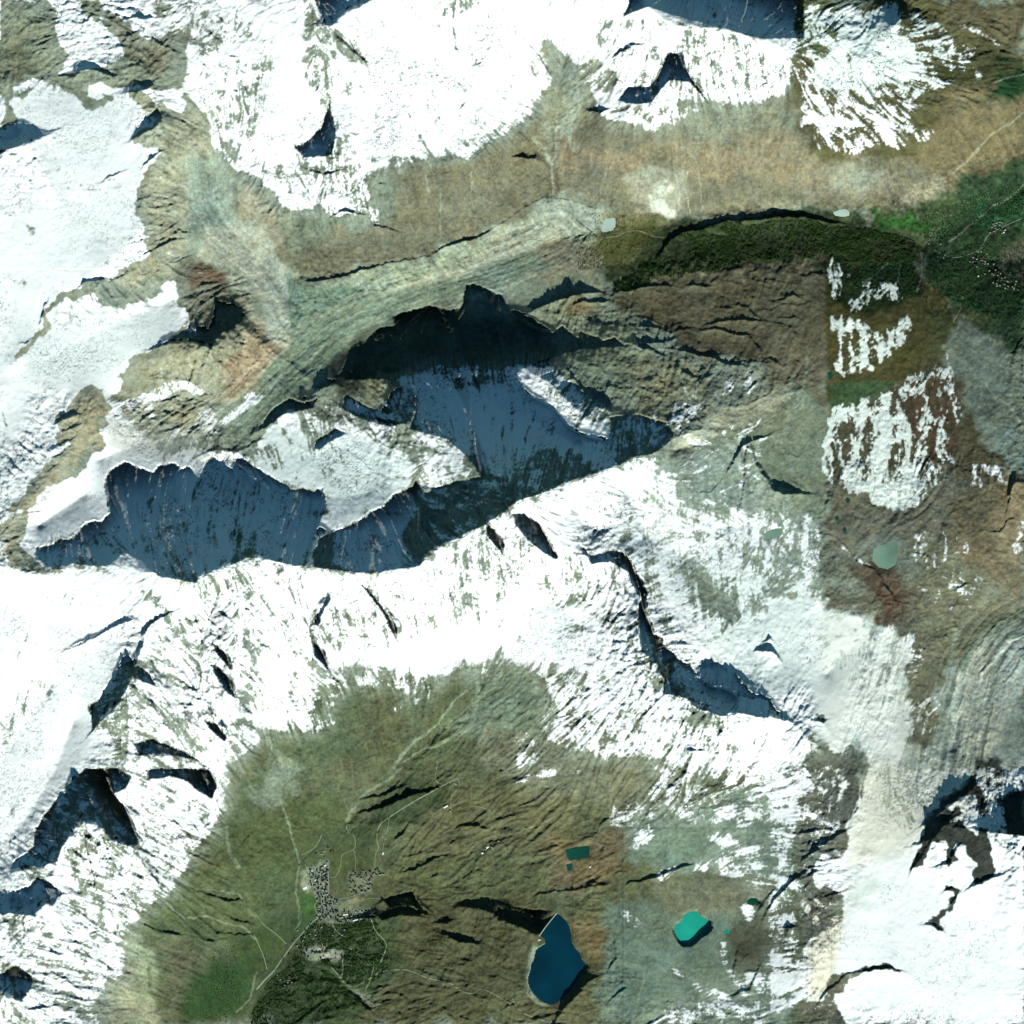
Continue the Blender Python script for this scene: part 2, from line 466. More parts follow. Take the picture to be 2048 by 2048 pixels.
def scarp(pts):
    Lmax = pts[:, 2].max(); W = max(9.0, 1.8 * Lmax)
    sl = box(pts, W * 3 + 8)
    if sl[0].stop <= sl[0].start or sl[1].stop <= sl[1].start: return
    px = X[sl] + 1.6 * WXF[sl] + 2.0 * WX[sl]; py = Y[sl] + 1.6 * WYF[sl] + 2.0 * WY[sl]
    d, s, L = polydist(px, py, pts)
    A = L * M * math.tan(math.radians(SUN_EL)) * (1.08 + 0.16 * WXF[sl])
    cw = np.maximum(2.6, 0.5 * L)
    pr = np.where(s > 0, np.clip(1 - d / cw, 0, 1), np.exp(-d / np.maximum(7, 1.5 * L)))
    H[sl] += A * pr
for l in SCARPS.strip().splitlines():
    scarp(P(l))
def ledges(pts, n, deg, spread, ln, L, seed):
    rg = random.Random(seed); x0, y0 = pts.min(0)[:2]; x1, y1 = pts.max(0)[:2]; k = 0
    while k < n:
        x, y = rg.uniform(x0, x1), rg.uniform(y0, y1)
        if not inpoly(np.array([x]), np.array([y]), pts)[0]: continue
        k += 1
        a = math.radians(deg + rg.gauss(0, spread)); l = rg.uniform(*ln); h = rg.uniform(*L) * (0.6 + 0.8 * rg.random())
        q = []
        m = 5
        for t in range(m):
            u = t / (m - 1)
            q.append((x + math.cos(a) * l * (u - .5), y - math.sin(a) * l * (u - .5), h * math.sin(math.pi * (0.08 + 0.84 * u)) * rg.uniform(.5, 1.2)))
            a += math.radians(rg.gauss(0, 13))
        scarp(np.array(q))
ledges(F('1180,540 1350,500 1550,490 1550,720 1450,690 1300,640 1200,610'), 38, -4, 12, (24, 80), (1.5, 4.5), 1)
ledges(F('1100,680 1330,690 1420,720 1320,800 1200,790'), 22, -20, 20, (15, 40), (1, 3.5), 2)
ledges(F('270,340 350,380 360,500 200,545 90,600 250,470'), 34, 22, 8, (20, 60), (1.5, 4), 3)
ledges(F('230,700 330,660 430,640 520,610 540,660 440,780 330,800 230,780'), 36, 18, 14, (20, 60), (1, 3), 4)
ledges(F('120,790 210,780 180,850 60,1010 20,1060 60,960'), 26, 24, 10, (18, 50), (1.5, 4), 5)
ledges(F('0,0 100,10 200,170 330,180 300,110 230,20 210,0'), 40, 15, 35, (14, 50), (1.5, 6), 6)
ledges(F('560,1330 720,1300 860,1290 1000,1400 1100,1500 900,1620 760,1580 600,1600 500,1540'), 60, 26, 18, (12, 50), (0.8, 3), 7)
ledges(F('740,1620 1000,1560 1180,1520 1200,1700 1010,1740 800,1720'), 60, 10, 14, (16, 60), (0.8, 3.2), 8)
ledges(F('700,1850 980,1780 1000,1932 700,1932'), 60, 8, 25, (14, 50), (1, 4), 9)
ledges(F('1080,1700 1500,1640 1500,1932 1100,1932'), 55, 16, 26, (12, 46), (0.8, 4), 10)
ledges(F('1560,900 1900,880 1900,1120 1740,1250 1700,1160 1580,1120'), 70, -20, 40, (10, 36), (0.8, 3), 11)
ledges(F('1700,1180 1790,1200 1760,1390 1710,1400'), 24, 30, 40, (10, 30), (1, 3.5), 12)
ledges(F('250,1680 420,1640 520,1690 500,1770 300,1770'), 16, -20, 12, (14, 50), (0.8, 2.6), 13)
ledges(F('1300,860 1540,860 1540,1080 1350,1060'), 30, -30, 30, (12, 40), (0.8, 3), 14)
ledges(F('600,340 740,330 760,430 640,450'), 20, -10, 35, (10, 30), (1.5, 5), 15)
ledges(F('560,0 640,0 700,120 660,280 620,280 570,100'), 34, 60, 40, (10, 34), (1.5, 6), 16)
ledges(F('1090,90 1480,100 1480,190 1250,210 1150,150'), 40, -20, 35, (10, 40), (1, 5), 17)
ledges(F('380,20 460,60 470,170 440,230 380,150'), 26, -52, 12, (16, 46), (2, 6), 18)
ledges(F('860,90 940,20 960,100 920,200 1000,140 990,220 860,210'), 24, 40, 40, (10, 34), (1, 6), 19)
ledges(F('420,1120 560,1140 820,1120 980,1000 1000,1120 850,1160 600,1200 420,1250'), 80, -60, 14, (14, 60), (2, 8), 20)
ledges(F('300,1120 420,1150 400,1350 350,1420 280,1330'), 64, -55, 12, (16, 70), (3, 10), 21)
ledges(F('120,1560 260,1530 400,1560 330,1680 250,1750 150,1720'), 64, -52, 12, (16, 70), (3, 9), 22)
ledges(F('400,1230 480,1180 480,1350 440,1480 390,1400'), 44, -55, 12, (16, 70), (3, 9), 27)
ledges(F('540,1200 700,1190 720,1290 600,1330'), 30, -50, 25, (12, 46), (1.5, 5), 28)
ledges(F('1060,1060 1160,1100 1250,1180 1330,1330 1250,1350 1100,1280'), 50, -30, 30, (12, 50), (1, 5), 29)
ledges(F('60,1800 250,1700 230,1850 80,1932'), 34, -40, 20, (12, 50), (1.5, 6), 23)
ledges(F('1510,1420 1620,1440 1620,1560 1560,1720 1510,1720'), 40, 20, 40, (10, 34), (1, 5), 24)
ledges(F('1060,1300 1250,1380 1480,1440 1480,1500 1250,1440 1080,1380'), 30, -25, 25, (10, 36), (1, 4), 25)
ledges(F('560,230 900,300 1200,250 1500,220 1500,380 1050,360 900,430 600,520'), 30, 0, 30, (8, 24), (0.6, 2.5), 26)

# ------------------------------------------------------------------ outlines of shade: land carved below the sun's rays to lie dark
SHADE_AREAS = [
 np.vstack([T(0,2,'270,310 280,260 400,240 460,200 520,210 590,150 650,70 780,60 830,0'), T(0,1,'800,1720 820,1640 880,1580 940,1550 1040,1590 1160,1630 1190,1580 1330,1560 1380,1600 1440,1590 1510,1680 1560,1540 1620,1510 1700,1570 1750,1610 1790,1520 1840,1530 1932,1590'),
            T(1,1,'60,1620 180,1700 290,1770 350,1750 440,1780 500,1750 530,1850 540,1932'), T(1,2,'500,20 440,160 420,330 400,390 300,400 150,370 0,300'),
            T(0,2,'1840,350 1780,380 1700,380 1640,430 1560,440 1500,480 1500,540 1320,500 1200,480 1090,370 950,300 800,410 560,390 370,410')]),
 np.vstack([S('683,745 700,700 725,690 755,655 790,650 785,632 800,625 860,610 900,620 925,610 930,570 945,567 970,575 1005,590 1020,620 1040,636 1055,640 1080,660 1090,655 1105,665 1125,650 1140,665 1155,675 1162,660 1180,670 1195,672 1205,680 1230,672 1245,685 1270,690'),
            S('1200,692 1150,700 1110,712 1065,728 1035,745 1055,790 1085,800 1110,815 1140,850 1165,870 1190,870 1215,890 1230,928 1195,942 1140,960 1060,993 1030,1004 975,1048 925,1068 880,1085 850,1110 840,1130 745,1146 690,1142 630,1133'),
            T(1,2,'440,390 480,200 620,140 750,70 860,0'), T(1,1,'960,1880 1040,1790 1180,1740 1210,1680 1280,1785 1480,1705 1690,1665 1660,1600 1560,1470 1440,1385 1260,1330 1160,1300 1210,1180 1200,1060 1120,1010 1060,1000 1020,920 860,930 700,930 600,900')]),
 T(0,3,'650,0 560,80 430,230 330,360 260,480 260,580 200,640 120,690 90,750 330,730 450,700 470,600 560,430 640,330 980,580 1050,540 1000,380 960,290 860,190 960,150 1000,60 900,0'),
 T(0,3,'0,920 70,930 220,880 290,810 400,870 480,940 400,1030 320,970 270,1100 0,1080'),
 T(0,3,'0,1560 130,1470 250,1560 240,1650 160,1730 0,1640'),
 T(0,2,'680,1450 730,1430 870,1200 1000,1130 1040,1160 1000,1290 900,1420 820,1440 700,1640'),
 T(2,2,'940,740 980,720 1050,850 1060,920 1130,950 1150,1030 1220,1060 1260,1120 1340,1140 1400,1230 1450,1290 1640,1300 1700,1380 1932,1420 1932,1550 1700,1500 1580,1530 1400,1480 1290,1380 1120,1370 1150,1250 1090,1150 970,1050 950,900'),
 T(2,2,'20,0 100,0 220,100 270,200 350,340 330,360 210,290 120,200 30,90'), T(1,2,'1750,90 1870,210 1880,340 1740,180'),
 T(2,2,'860,300 940,430 1020,600 1010,720 950,740 960,640 900,540 870,440'),
 T(2,2,'500,240 600,330 760,280 840,300 930,430 880,450 740,370 600,390'),
 T(2,0,'800,760 870,660 1020,660 1110,560 1170,390 1290,400 1310,520 1400,660 1500,800 1420,720 1340,630 1190,615 1050,770 960,790'),
 T(1,0,'290,1110 380,1080 500,960 560,770 600,1000 580,1170 360,1190'), T(1,0,'420,-60 870,-60 870,10 700,60 600,190 550,210 480,110'),
 T(0,1,'1440,540 1340,600 1180,690 1230,660 1360,620 1510,640 1610,670 1680,590 1830,480 1830,390 1740,370 1640,420 1640,520 1560,590 1500,570'),
 T(2,1,'740,1210 950,1190 1180,1260 1230,1360 1150,1430 1050,1490 880,1510 790,1580 760,1480 740,1350'),
 T(2,0,'840,140 900,-60 2200,-60 2200,290 1932,300 1800,290 1700,260 1450,190 1180,120 1040,60 900,120'),
 T(0,2,'500,1040 700,940 850,830 960,770 1030,800 900,850 720,930 600,1010'),
 T(0,3,'1110,0 1580,0 1640,130 1600,240 1400,90 1300,60 1130,90'),
 T(1,2,'540,600 580,650 500,770 480,860 440,830 440,780 520,690'), T(1,2,'770,510 880,600 1060,850 1075,1000 950,740'), T(1,2,'430,960 520,1040 560,1200 440,1080'),
 T(0,0,'-60,1000 40,940 270,940 330,1020 80,1130 -60,1150'), T(0,0,'430,570 580,560 620,460 720,480 900,580 860,590 720,530 620,545 570,592'), T(0,0,'980,700 1020,620 1130,600 1180,640 1080,700'), T(0,0,'990,1060 1100,900 1200,820 1240,890 1150,980'),
 T(0,2,'1000,1160 1060,1150 1160,1230 1190,1320 1060,1260 1000,1230'), T(0,2,'1590,1140 1650,1150 1760,1270 1790,1410 1720,1350 1640,1230'), T(0,2,'1550,1570 1650,1590 1720,1700 1690,1730 1600,1640'), T(0,2,'1600,960 1740,1090 1760,1200 1640,1060'),
 T(0,2,'1010,1740 1150,1700 1360,1790 1540,1880 1400,1850 1200,1800 1060,1830'),
 T(1,1,'660,1060 690,1035 760,1090 900,1150 1010,1195 1080,1150 1100,1035 1190,1060 1210,1150 1130,1260 1080,1250 900,1230 740,1200 660,1150'), T(1,1,'0,1320 130,1150 250,1070 370,1110 470,1070 440,1150 330,1170 200,1200 80,1290'),
 T(1,1,'440,1440 460,1380 600,1300 690,1340 560,1400 480,1460'),
 T(1,3,'1500,1010 1600,990 1760,975 1880,1000 1960,1050 2240,1080 2130,1260 1960,1170 1830,1090 1700,1060 1560,1040'), T(1,3,'940,990 1180,930 1250,1060 1330,1110 1270,1110 1180,1040 1000,1050'), T(1,3,'900,1110 1000,1070 1150,1040 1250,1090 1230,1120 1100,1110 950,1150'),
]
WM = np.zeros((N, N))
for w in SHADE_AREAS:
    sl, m = pmask(w, 2.0, 0, 1.2)
    if m is not None: WM[sl] = np.maximum(WM[sl], m)
wall = WM > 0.5  # inside the shade outlines
near = blur(WM, 9) > 0.02
def carve():
    tE = math.tan(math.radians(SUN_EL)); az = math.radians(180 - SUN_AZ)
    drop = STEP * M / math.cos(az) * tE; sh = math.tan(az)          # cells to the west per row to the north
    ii = np.arange(N, dtype=float) + sh
    i0 = np.clip(ii.astype(int), 0, N - 2); f = np.clip(ii - i0, 0, 1)
    mg = 7 + 7 * np.clip(GULLY, -0.8, 2) + 4 * np.clip(STREAK, -1, 2)
    rim = sst(0.35, 0.95, blur(WM, 3))
    mg = 0.6 + mg * rim
    deep = 5 + 500 * sst(0.5, 1.0, blur(WM, 11)) ** 2
    ray = H[-1].copy()
    for r in range(N - 2, -1, -1):
        prev = np.maximum(ray, H[r + 1])
        ray = prev[i0] * (1 - f) + prev[i0 + 1] * f - drop
        H[r] = np.where(wall[r] & (H[r] > ray - mg[r]), ray - mg[r], H[r])
        H[r] = np.where(wall[r], np.maximum(H[r], ray - mg[r] - deep[r]), H[r])
        lit = near[r] & ~wall[r] & (H[r] < ray) & (H[r] > ray - 45)
        H[r] = np.where(lit, np.minimum(ray + 1.0, H[r] + 60), H[r])  # land just outside the outlines lifted into the sun
carve()

# ------------------------------------------------------------------ lakes: level beds
LAKES = [
 ('lake', 'deep blue reservoir lake held behind the thin curved dam', 'deep', S('1116,1828 1124,1834 1132,1842 1138,1852 1141,1864 1142,1876 1144,1886 1150,1897 1160,1907 1162,1917 1168,1924 1172,1930 1168,1940 1160,1952 1150,1966 1142,1978 1134,1988 1122,1996 1114,2004 1104,2009 1092,2006 1080,2000 1068,1988 1060,1976 1056,1962 1058,1950 1062,1938 1063,1928 1068,1920 1070,1910 1072,1900 1082,1893 1091,1888 1090,1880 1086,1876 1082,1872 1092,1858 1104,1843')),
 ('lake', 'bright turquoise lake on the grey green slope', 'turq', S('1368,1830 1382,1822 1394,1822 1400,1832 1412,1837 1420,1844 1421,1855 1412,1864 1402,1870 1392,1880 1378,1889 1366,1888 1358,1880 1352,1868 1348,1858 1352,1848 1362,1844 1366,1838')),
 ('pond', 'small turquoise pond just right of the bright turquoise lake', 'turq', S('1447,1860 1453,1858 1459,1860 1458,1866 1452,1867')),
 ('pond', 'dark green rectangular pond in the brown pasture', 'green', S('1131,1699 1146,1695 1164,1693 1179,1691 1179,1710 1165,1716 1150,1718 1139,1719')),
 ('pond', 'tiny dark green pond below the rectangular pond', 'green', S('1133,1729 1143,1727 1145,1738 1136,1741')),
 ('pond', 'pale square reservoir basin on the gravel valley floor', 'pale', S('1209,438 1230,436 1231,452 1226,460 1208,464 1203,461')),
 ('pond', 'milky green pond on the bare grey glacier forefield', 'milk', S('1746,1100 1756,1092 1770,1090 1787,1082 1793,1086 1794,1115 1789,1130 1775,1138 1757,1134 1745,1122')),
 ('pond', 'teal pond beside the striped grey moraine field', 'milk', S('1528,1066 1545,1058 1560,1056 1566,1064 1556,1074 1540,1078 1530,1080')),
 ('pond', 'dark green kite shaped pond at the seam of snow patches', 'green', S('1655,744 1663,743 1665,753 1659,758 1656,752')),
 ('pond', 'dark green pond just below the patchy snowfield', 'green', S('1690,998 1694,994 1699,998 1698,1004 1693,1005')),
 ('pond', 'blue green tarn on the brown flats, upper of two', 'green', S('1669,1034 1674,1030 1677,1036 1673,1042')),
 ('pond', 'blue green tarn on the brown flats, lower of two', 'green', S('1684,1058 1688,1053 1692,1058 1689,1066')),
 ('pond', 'dark green half moon pond below the snowy rock wall', 'green', S('1494,1800 1502,1795 1512,1796 1517,1801 1506,1808 1495,1807')),
 ('pond', 'pale river basin at the edge of the dark gorge', 'pale', S('1668,424 1680,419 1694,418 1700,424 1698,431 1684,432 1672,430')),
]
LEVEL = []
for nm, lab, kind, pts in LAKES:
    sl = box(pts, 200)
    inside = inpoly(X[sl], Y[sl], pts)
    lvl = float(np.percentile(H[sl][inside], 30)) if inside.any() else float(sample(H, *pts[0]))
    if kind == 'deep': lvl = 2516.0
    cl = np.vstack([pts, pts[:1]])
    d, _, _ = polydist(X[sl], Y[sl], cl)
    big = {'deep': 9.0, 'turq': 60.0, 'milk': 14.0}.get(kind, 6.0)
    w = np.where(inside, 1.0, np.exp(-np.maximum(d - 1.5, 0) / big))
    tgt = np.where(inside, lvl - 7.0 - np.minimum(d, 12) * 1.5, lvl + 1.0 + d * 1.3)
    H[sl] = H[sl] * (1 - w) + tgt * w
    LEVEL.append(lvl)

for (nm, lab, kind, pts), lvl in zip(LAKES, LEVEL):
    sl = box(pts, 4); inside = inpoly(X[sl], Y[sl], pts)
    d, _, _ = polydist(X[sl], Y[sl], np.vstack([pts, pts[:1]]))
    H[sl] = np.where(inside, np.minimum(H[sl], lvl - 6.0 - np.minimum(d, 12) * 1.5), np.where(d < 3.5, np.minimum(H[sl], lvl + 1.0 + 2.0 * d), H[sl]))
# dry gorge below the dam
pts = S('1100,1840 1085,1852 1060,1848 1030,1838 1000,1826')
sl = box(pts, 60); d, s, _ = polydist(X[sl], Y[sl], pts); H[sl] -= 60 * np.exp(-(d / 9.0) ** 2)

# ------------------------------------------------------------------ what covers the ground
def lin(c):
    c = np.array(c, float) / 255.0
    return np.where(c <= 0.04045, c / 12.92, ((c + 0.055) / 1.055) ** 2.4)
C = np.empty((N, N, 3)); C[:] = lin((124, 126, 110))
def ground(pts, rgb, soft=10, warp=10, a=1.0, fine=2.5):
    sl, m = pmask(pts, warp, soft, fine)
    if m is None: return
    m = (m * a)[..., None]; C[sl] = C[sl] * (1 - m) + lin(rgb) * m

GROUND = [
 (F('0,0 340,0 330,200 300,200 120,160 0,240'), (136,136,114), 8),
 (F('0,60 60,100 100,140 40,180 0,150'), (118,116,90), 8),
 (F('220,0 330,80 330,130 270,140 200,60'), (136,126,104), 5),
 (F('260,180 340,200 400,220 420,300 360,480 380,520 200,540 80,600 20,700 90,700 160,600 250,470 270,380 250,280'), (160,151,124), 6),
 (F('380,490 460,500 540,560 545,660 440,800 330,830 200,800 220,700 320,640 350,600 330,530'), (158,148,120), 6),
 (F('480,600 545,600 545,660 480,740 440,760 430,700'), (172,146,118), 8),
 (F('350,490 450,510 470,560 450,650 380,660 340,600 330,530'), (116,110,92), 6),
 (F('385,505 440,515 430,545 370,550'), (112,88,70), 6),
 (F('110,760 200,740 230,800 180,840 60,1000 20,1090 0,1090 0,1000 80,900'), (168,150,118), 5),
 (F('0,1060 100,1075 240,1080 330,1085 390,1110 270,1120 100,1085 0,1100'), (160,138,104), 5),
 (F('200,790 400,810 440,770 500,700 545,640 550,690 470,800 400,830 330,870 200,850'), (176,168,150), 7),
 (F('350,300 430,310 430,400 470,430 530,470 545,560 545,620 480,600 440,520 360,490'), (160,160,140), 7),
 (F('430,420 500,440 530,480 545,600 490,540 450,500'), (172,168,148), 7),
 (F('440,340 540,420 560,520 530,530 520,470 450,410'), (166,152,126), 5),
 (F('520,480 620,530 830,470 930,430 1030,372 1130,382 1180,405 1270,405 1560,392 1780,425 1932,330 1932,0 1480,190 1300,195 1150,150 1050,150 1000,255 900,285 750,325 620,420 540,450'), (120,111,86), 6),
 (F('520,420 620,400 720,330 760,340 740,430 620,440 560,470'), (124,128,106), 10),
 (F('1000,90 1130,80 1160,150 1110,190 1080,260 1050,320 1030,260 1010,200'), (146,144,120), 9),
 (F('1055,120 1110,130 1090,230 1055,340 1045,330 1060,230'), (158,160,142), 6),
 (F('1150,150 1330,170 1480,180 1500,260 1300,250 1180,220'), (134,130,106), 12),
 (F('1050,260 1130,280 1230,270 1220,330 1100,330 1040,350'), (140,120,90), 14),
 (F('1250,270 1480,250 1560,300 1480,350 1300,330'), (142,124,94), 14),
 (F('1180,330 1300,330 1280,400 1190,390'), (152,144,122), 7),
 (F('1232,350 1245,352 1262,395 1240,400 1228,370'), (200,192,172), 3),
 (F('1490,300 1700,340 1800,330 1880,250 1900,300 1800,390 1600,385 1500,350'), (142,128,102), 12),
 (F('1560,310 1680,340 1640,370 1560,360'), (150,146,124), 10),
 (F('1500,0 1932,0 1932,130 1860,190 1800,290 1650,310 1520,280 1490,150'), (96,88,52), 5),
 (F('1500,0 1600,0 1560,100 1500,100'), (96,104,66), 6),
 (F('1760,90 1932,110 1932,190 1860,200 1770,160'), (74,72,40), 8),
 (F('1760,0 1932,0 1932,100 1850,70'), (100,88,60), 10),
 (F('1780,160 1932,160 1932,330 1820,380 1740,300'), (118,102,68), 16),
 (F('1880,120 1932,120 1932,170 1870,200'), (34,66,32), 6),
 (F('1640,400 1760,390 1850,330 1932,290 1932,480 1800,470 1700,430'), (72,86,50), 10),
 (F('1840,330 1932,300 1932,700 1880,640 1790,600 1750,480'), (52,72,44), 12),
 (F('1650,405 1770,425 1750,440 1650,425'), (44,84,26), 4),
 (F('1850,400 1932,360 1932,430 1870,430 1820,460'), (40,76,44), 6),
 (F('1880,470 1932,460 1932,540 1880,520'), (100,94,78), 8),
 (F('530,540 620,540 840,470 930,432 1030,376 1130,390 1180,420 1130,500 1050,560 900,560 740,590 660,640 600,720 480,840 400,810 500,700 545,640'), (146,150,126), 5),
 (F('545,545 640,560 620,640 560,700 480,800 410,800 520,680 545,620'), (128,136,114), 10),
 (F('560,560 720,540 700,600 600,680 480,790 540,690'), (116,124,102), 12),
 (F('920,440 1030,380 1130,395 1150,420 1060,440 1000,470 930,480'), (160,156,134), 8),
 (F('960,450 1060,430 1120,470 1130,520 1010,540 960,500'), (152,140,116), 10),
 (F('1000,540 1120,520 1130,560 1010,590'), (140,142,118), 8),
 (F('1130,400 1270,400 1260,440 1220,470 1150,510 1110,480'), (112,104,66), 6),
 (F('1130,440 1260,420 1230,470 1140,520 1130,500'), (92,92,48), 8),
 (F('1250,430 1280,415 1400,410 1560,390 1650,420 1760,440 1780,480 1700,490 1560,480 1480,500 1350,510 1250,530 1150,545 1130,520 1200,490'), (66,74,44), 5),
 (F('1180,530 1350,500 1560,480 1565,700 1450,680 1300,640 1200,600 1150,560'), (104,93,68), 8),
 (F('1230,560 1330,560 1380,580 1300,610 1220,600'), (114,98,70), 10),
 (F('1250,620 1450,630 1450,660 1300,660'), (92,79,58), 10),
 (F('1000,600 1130,560 1210,590 1200,650 1300,720 1330,800 1260,800 1180,760 1100,720 1040,680'), (128,130,106), 6),
 (F('1070,575 1130,565 1120,590 1070,590'), (132,112,74), 6),
 (F('640,600 760,580 1000,600 1050,660 980,740 800,720 700,740 620,720'), (88,92,76), 8),
 (F('620,710 1000,690 1000,730 800,745 640,745'), (62,66,56), 8),
 (F('690,715 790,715 810,750 760,790 720,770 680,740'), (136,130,96), 5),
 (F('1180,680 1340,690 1400,740 1330,800 1200,790'), (134,126,98), 8),
 (F('1340,680 1440,680 1440,760 1340,790'), (128,130,116), 10),
 (F('1450,640 1565,640 1565,800 1500,760 1450,760'), (114,102,78), 8),
 (F('1320,800 1420,740 1480,720 1565,760 1565,920 1540,1000 1550,1160 1420,1120 1280,1040 1230,920 1260,860'), (130,134,112), 7),
 (F('1330,790 1430,740 1500,745 1480,790 1400,800 1330,830 1260,860'), (158,150,122), 8),
 (F('1480,750 1560,780 1560,860 1480,830'), (116,122,98), 10),
 (F('1250,860 1400,850 1540,1000 1550,1160 1400,1150 1250,1100 1220,950'), (152,158,142), 10),
 (F('1556,480 1700,480 1790,560 1790,700 1700,720 1560,760'), (82,74,34), 2, 3),
 (F('1556,490 1740,480 1740,560 1650,590 1560,580'), (40,52,24), 6),
 (F('1640,500 1750,490 1745,560 1640,560'), (34,46,24), 6),
 (F('1565,720 1690,720 1680,740 1570,800'), (66,88,52), 5, 3),
 (F('1740,580 1860,600 1800,660 1760,680'), (78,80,46), 10),
 (F('1560,780 1680,740 1790,650 1830,800 1900,880 1890,920 1560,920'), (88,78,56), 4),
 (F('1690,740 1790,690 1800,860 1740,900'), (86,66,44), 10),
 (F('1800,600 1932,690 1932,840 1880,850 1820,780 1790,660'), (116,120,106), 8),
 (F('1830,780 1932,820 1932,870 1870,860'), (128,138,128), 6),
 (F('1560,900 1920,900 1932,1000 1900,1100 1780,1150 1740,1280 1700,1380 1690,1180 1560,1150'), (112,104,86), 5),
 (F('1790,930 1932,880 1932,1140 1850,1170 1790,1240 1740,1160 1800,1060'), (118,102,76), 8),
 (F('1870,900 1932,900 1932,1080 1880,1050'), (138,116,84), 10),
 (F('1560,1040 1680,1000 1760,1040 1720,1120 1600,1130 1560,1090'), (120,118,102), 8),
 (F('1600,1060 1680,1060 1720,1140 1700,1170 1640,1120'), (98,80,64), 6),
 (F('1650,1090 1700,1140 1690,1170 1655,1140'), (94,70,56), 4),
 (F('1540,1140 1690,1180 1720,1300 1690,1420 1600,1400 1540,1290'), (192,190,180), 5),
 (F('1545,1200 1600,1220 1600,1280 1545,1270'), (208,200,182), 6),
 (F('1690,1180 1780,1240 1760,1350 1720,1420 1700,1300'), (110,104,88), 5),
 (F('1740,1000 1932,1140 1932,1200 1840,1220 1790,1330 1740,1420 1720,1300'), (118,112,88), 7),
 (F('1780,1280 1850,1200 1932,1160 1932,1420 1860,1440 1720,1440 1760,1380'), (150,152,140), 7),
 (F('1800,1290 1860,1210 1932,1190 1932,1300 1880,1430 1790,1430'), (190,184,168), 5),
 (F('1720,1400 1860,1420 1932,1430 1932,1500 1780,1540 1690,1580 1600,1540 1650,1430'), (186,180,164), 5),
 (F('1520,1420 1620,1430 1640,1540 1580,1640 1570,1780 1500,1800 1500,1540'), (110,106,90), 4),
 (F('1520,1830 1600,1800 1570,1932 1500,1932'), (104,98,82), 4),
 (F('1700,1600 1790,1480 1850,1440 1932,1450 1932,1600 1880,1700 1800,1780 1740,1900 1700,1880 1760,1760'), (84,82,74), 4),
 (F('1580,1930 1640,1800 1720,1780 1700,1830 1640,1850 1620,1930'), (84,80,72), 4),
 (F('230,1932 270,1700 400,1540 560,1290 720,1270 880,1250 1050,1270 1300,1430 1500,1500 1510,1932'), (98,97,64), 8),
 (F('560,1300 700,1290 680,1400 560,1500 480,1560 400,1580 470,1480'), (92,97,64), 14),
 (F('880,1260 1010,1250 1050,1350 980,1420 860,1430 840,1380 900,1320'), (118,124,100), 10),
 (F('490,1440 560,1420 580,1490 530,1530 480,1500'), (122,126,108), 8),
 (F('700,1420 860,1380 960,1420 950,1480 820,1510 700,1540'), (92,94,62), 10),
 (F('660,1560 760,1470 860,1480 830,1530 720,1570'), (68,76,46), 10),
 (F('400,1560 600,1500 720,1580 700,1650 560,1700 420,1650'), (84,90,50), 12),
 (F('270,1680 420,1620 540,1690 540,1760 430,1800 280,1750'), (90,96,58), 12),
 (F('230,1760 290,1780 300,1932 190,1932'), (148,142,114), 7),
 (F('300,1780 420,1790 440,1932 300,1932'), (98,94,64), 14),
 (F('430,1800 560,1700 590,1740 520,1830 470,1880 440,1932 350,1932 360,1850'), (68,82,42), 18),
 (F('360,1840 460,1800 470,1880 440,1932 350,1932'), (52,76,34), 18),
 (F('560,1680 600,1680 600,1740 550,1790'), (70,98,44), 7),
 (F('590,1740 760,1720 780,1820 730,1860 680,1932 470,1932 480,1860 560,1790'), (70,80,48), 7),
 (F('840,1500 1080,1480 1100,1600 900,1620 760,1600'), (102,96,62), 14),
 (F('900,1380 1100,1380 1240,1450 1200,1520 1000,1500 900,1450'), (116,112,86), 12),
 (F('1020,1600 1180,1560 1200,1660 1040,1680'), (112,94,62), 10),
 (F('740,1640 900,1600 1050,1660 1010,1720 820,1720'), (92,92,56), 12),
 (F('760,1700 1000,1700 1010,1800 900,1932 680,1932 760,1840'), (86,82,52), 12),
 (F('1000,1720 1120,1710 1150,1932 980,1932'), (96,90,58), 10),
 (F('1080,1740 1150,1740 1120,1820'), (124,104,66), 7),
 (F('1180,1550 1500,1480 1500,1640 1350,1650 1200,1640'), (116,128,108), 10),
 (F('1140,1700 1500,1660 1500,1932 1120,1932'), (110,122,104), 12),
 (F('1240,1660 1480,1660 1460,1720 1260,1730'), (120,116,88), 10),
 (F('1380,1740 1500,1700 1500,1880 1400,1840'), (92,90,70), 10),
 (S('616,1738 658,1720 658,1792 676,1802 748,1822 748,1840 700,1846 664,1852 632,1840 636,1808 620,1773'), (128,128,108), 3, 3),
 (S('699,1744 757,1737 773,1747 748,1759 745,1790 693,1791 698,1773'), (118,116,92), 4, 4),
 (S('601,1742 616,1740 622,1775 612,1790 603,1770'), (148,144,122), 2, 1),
 (S('601,1900 640,1893 690,1900 684,1922 640,1926 622,1928 608,1920'), (156,150,128), 3, 3),
 (S('672,1812 720,1792 730,1800 700,1815 682,1822'), (148,138,110), 2, 1),
 (S('700,1978 720,1985 745,2005 760,2012 748,2016 725,2004 704,1990'), (140,132,108), 2, 1),
 (S('1060,1905 1068,1888 1092,1890 1080,1900 1070,1925 1058,1965 1080,2005 1105,2014 1085,2012 1062,1995 1050,1960'), (148,150,122), 2, 1),
]
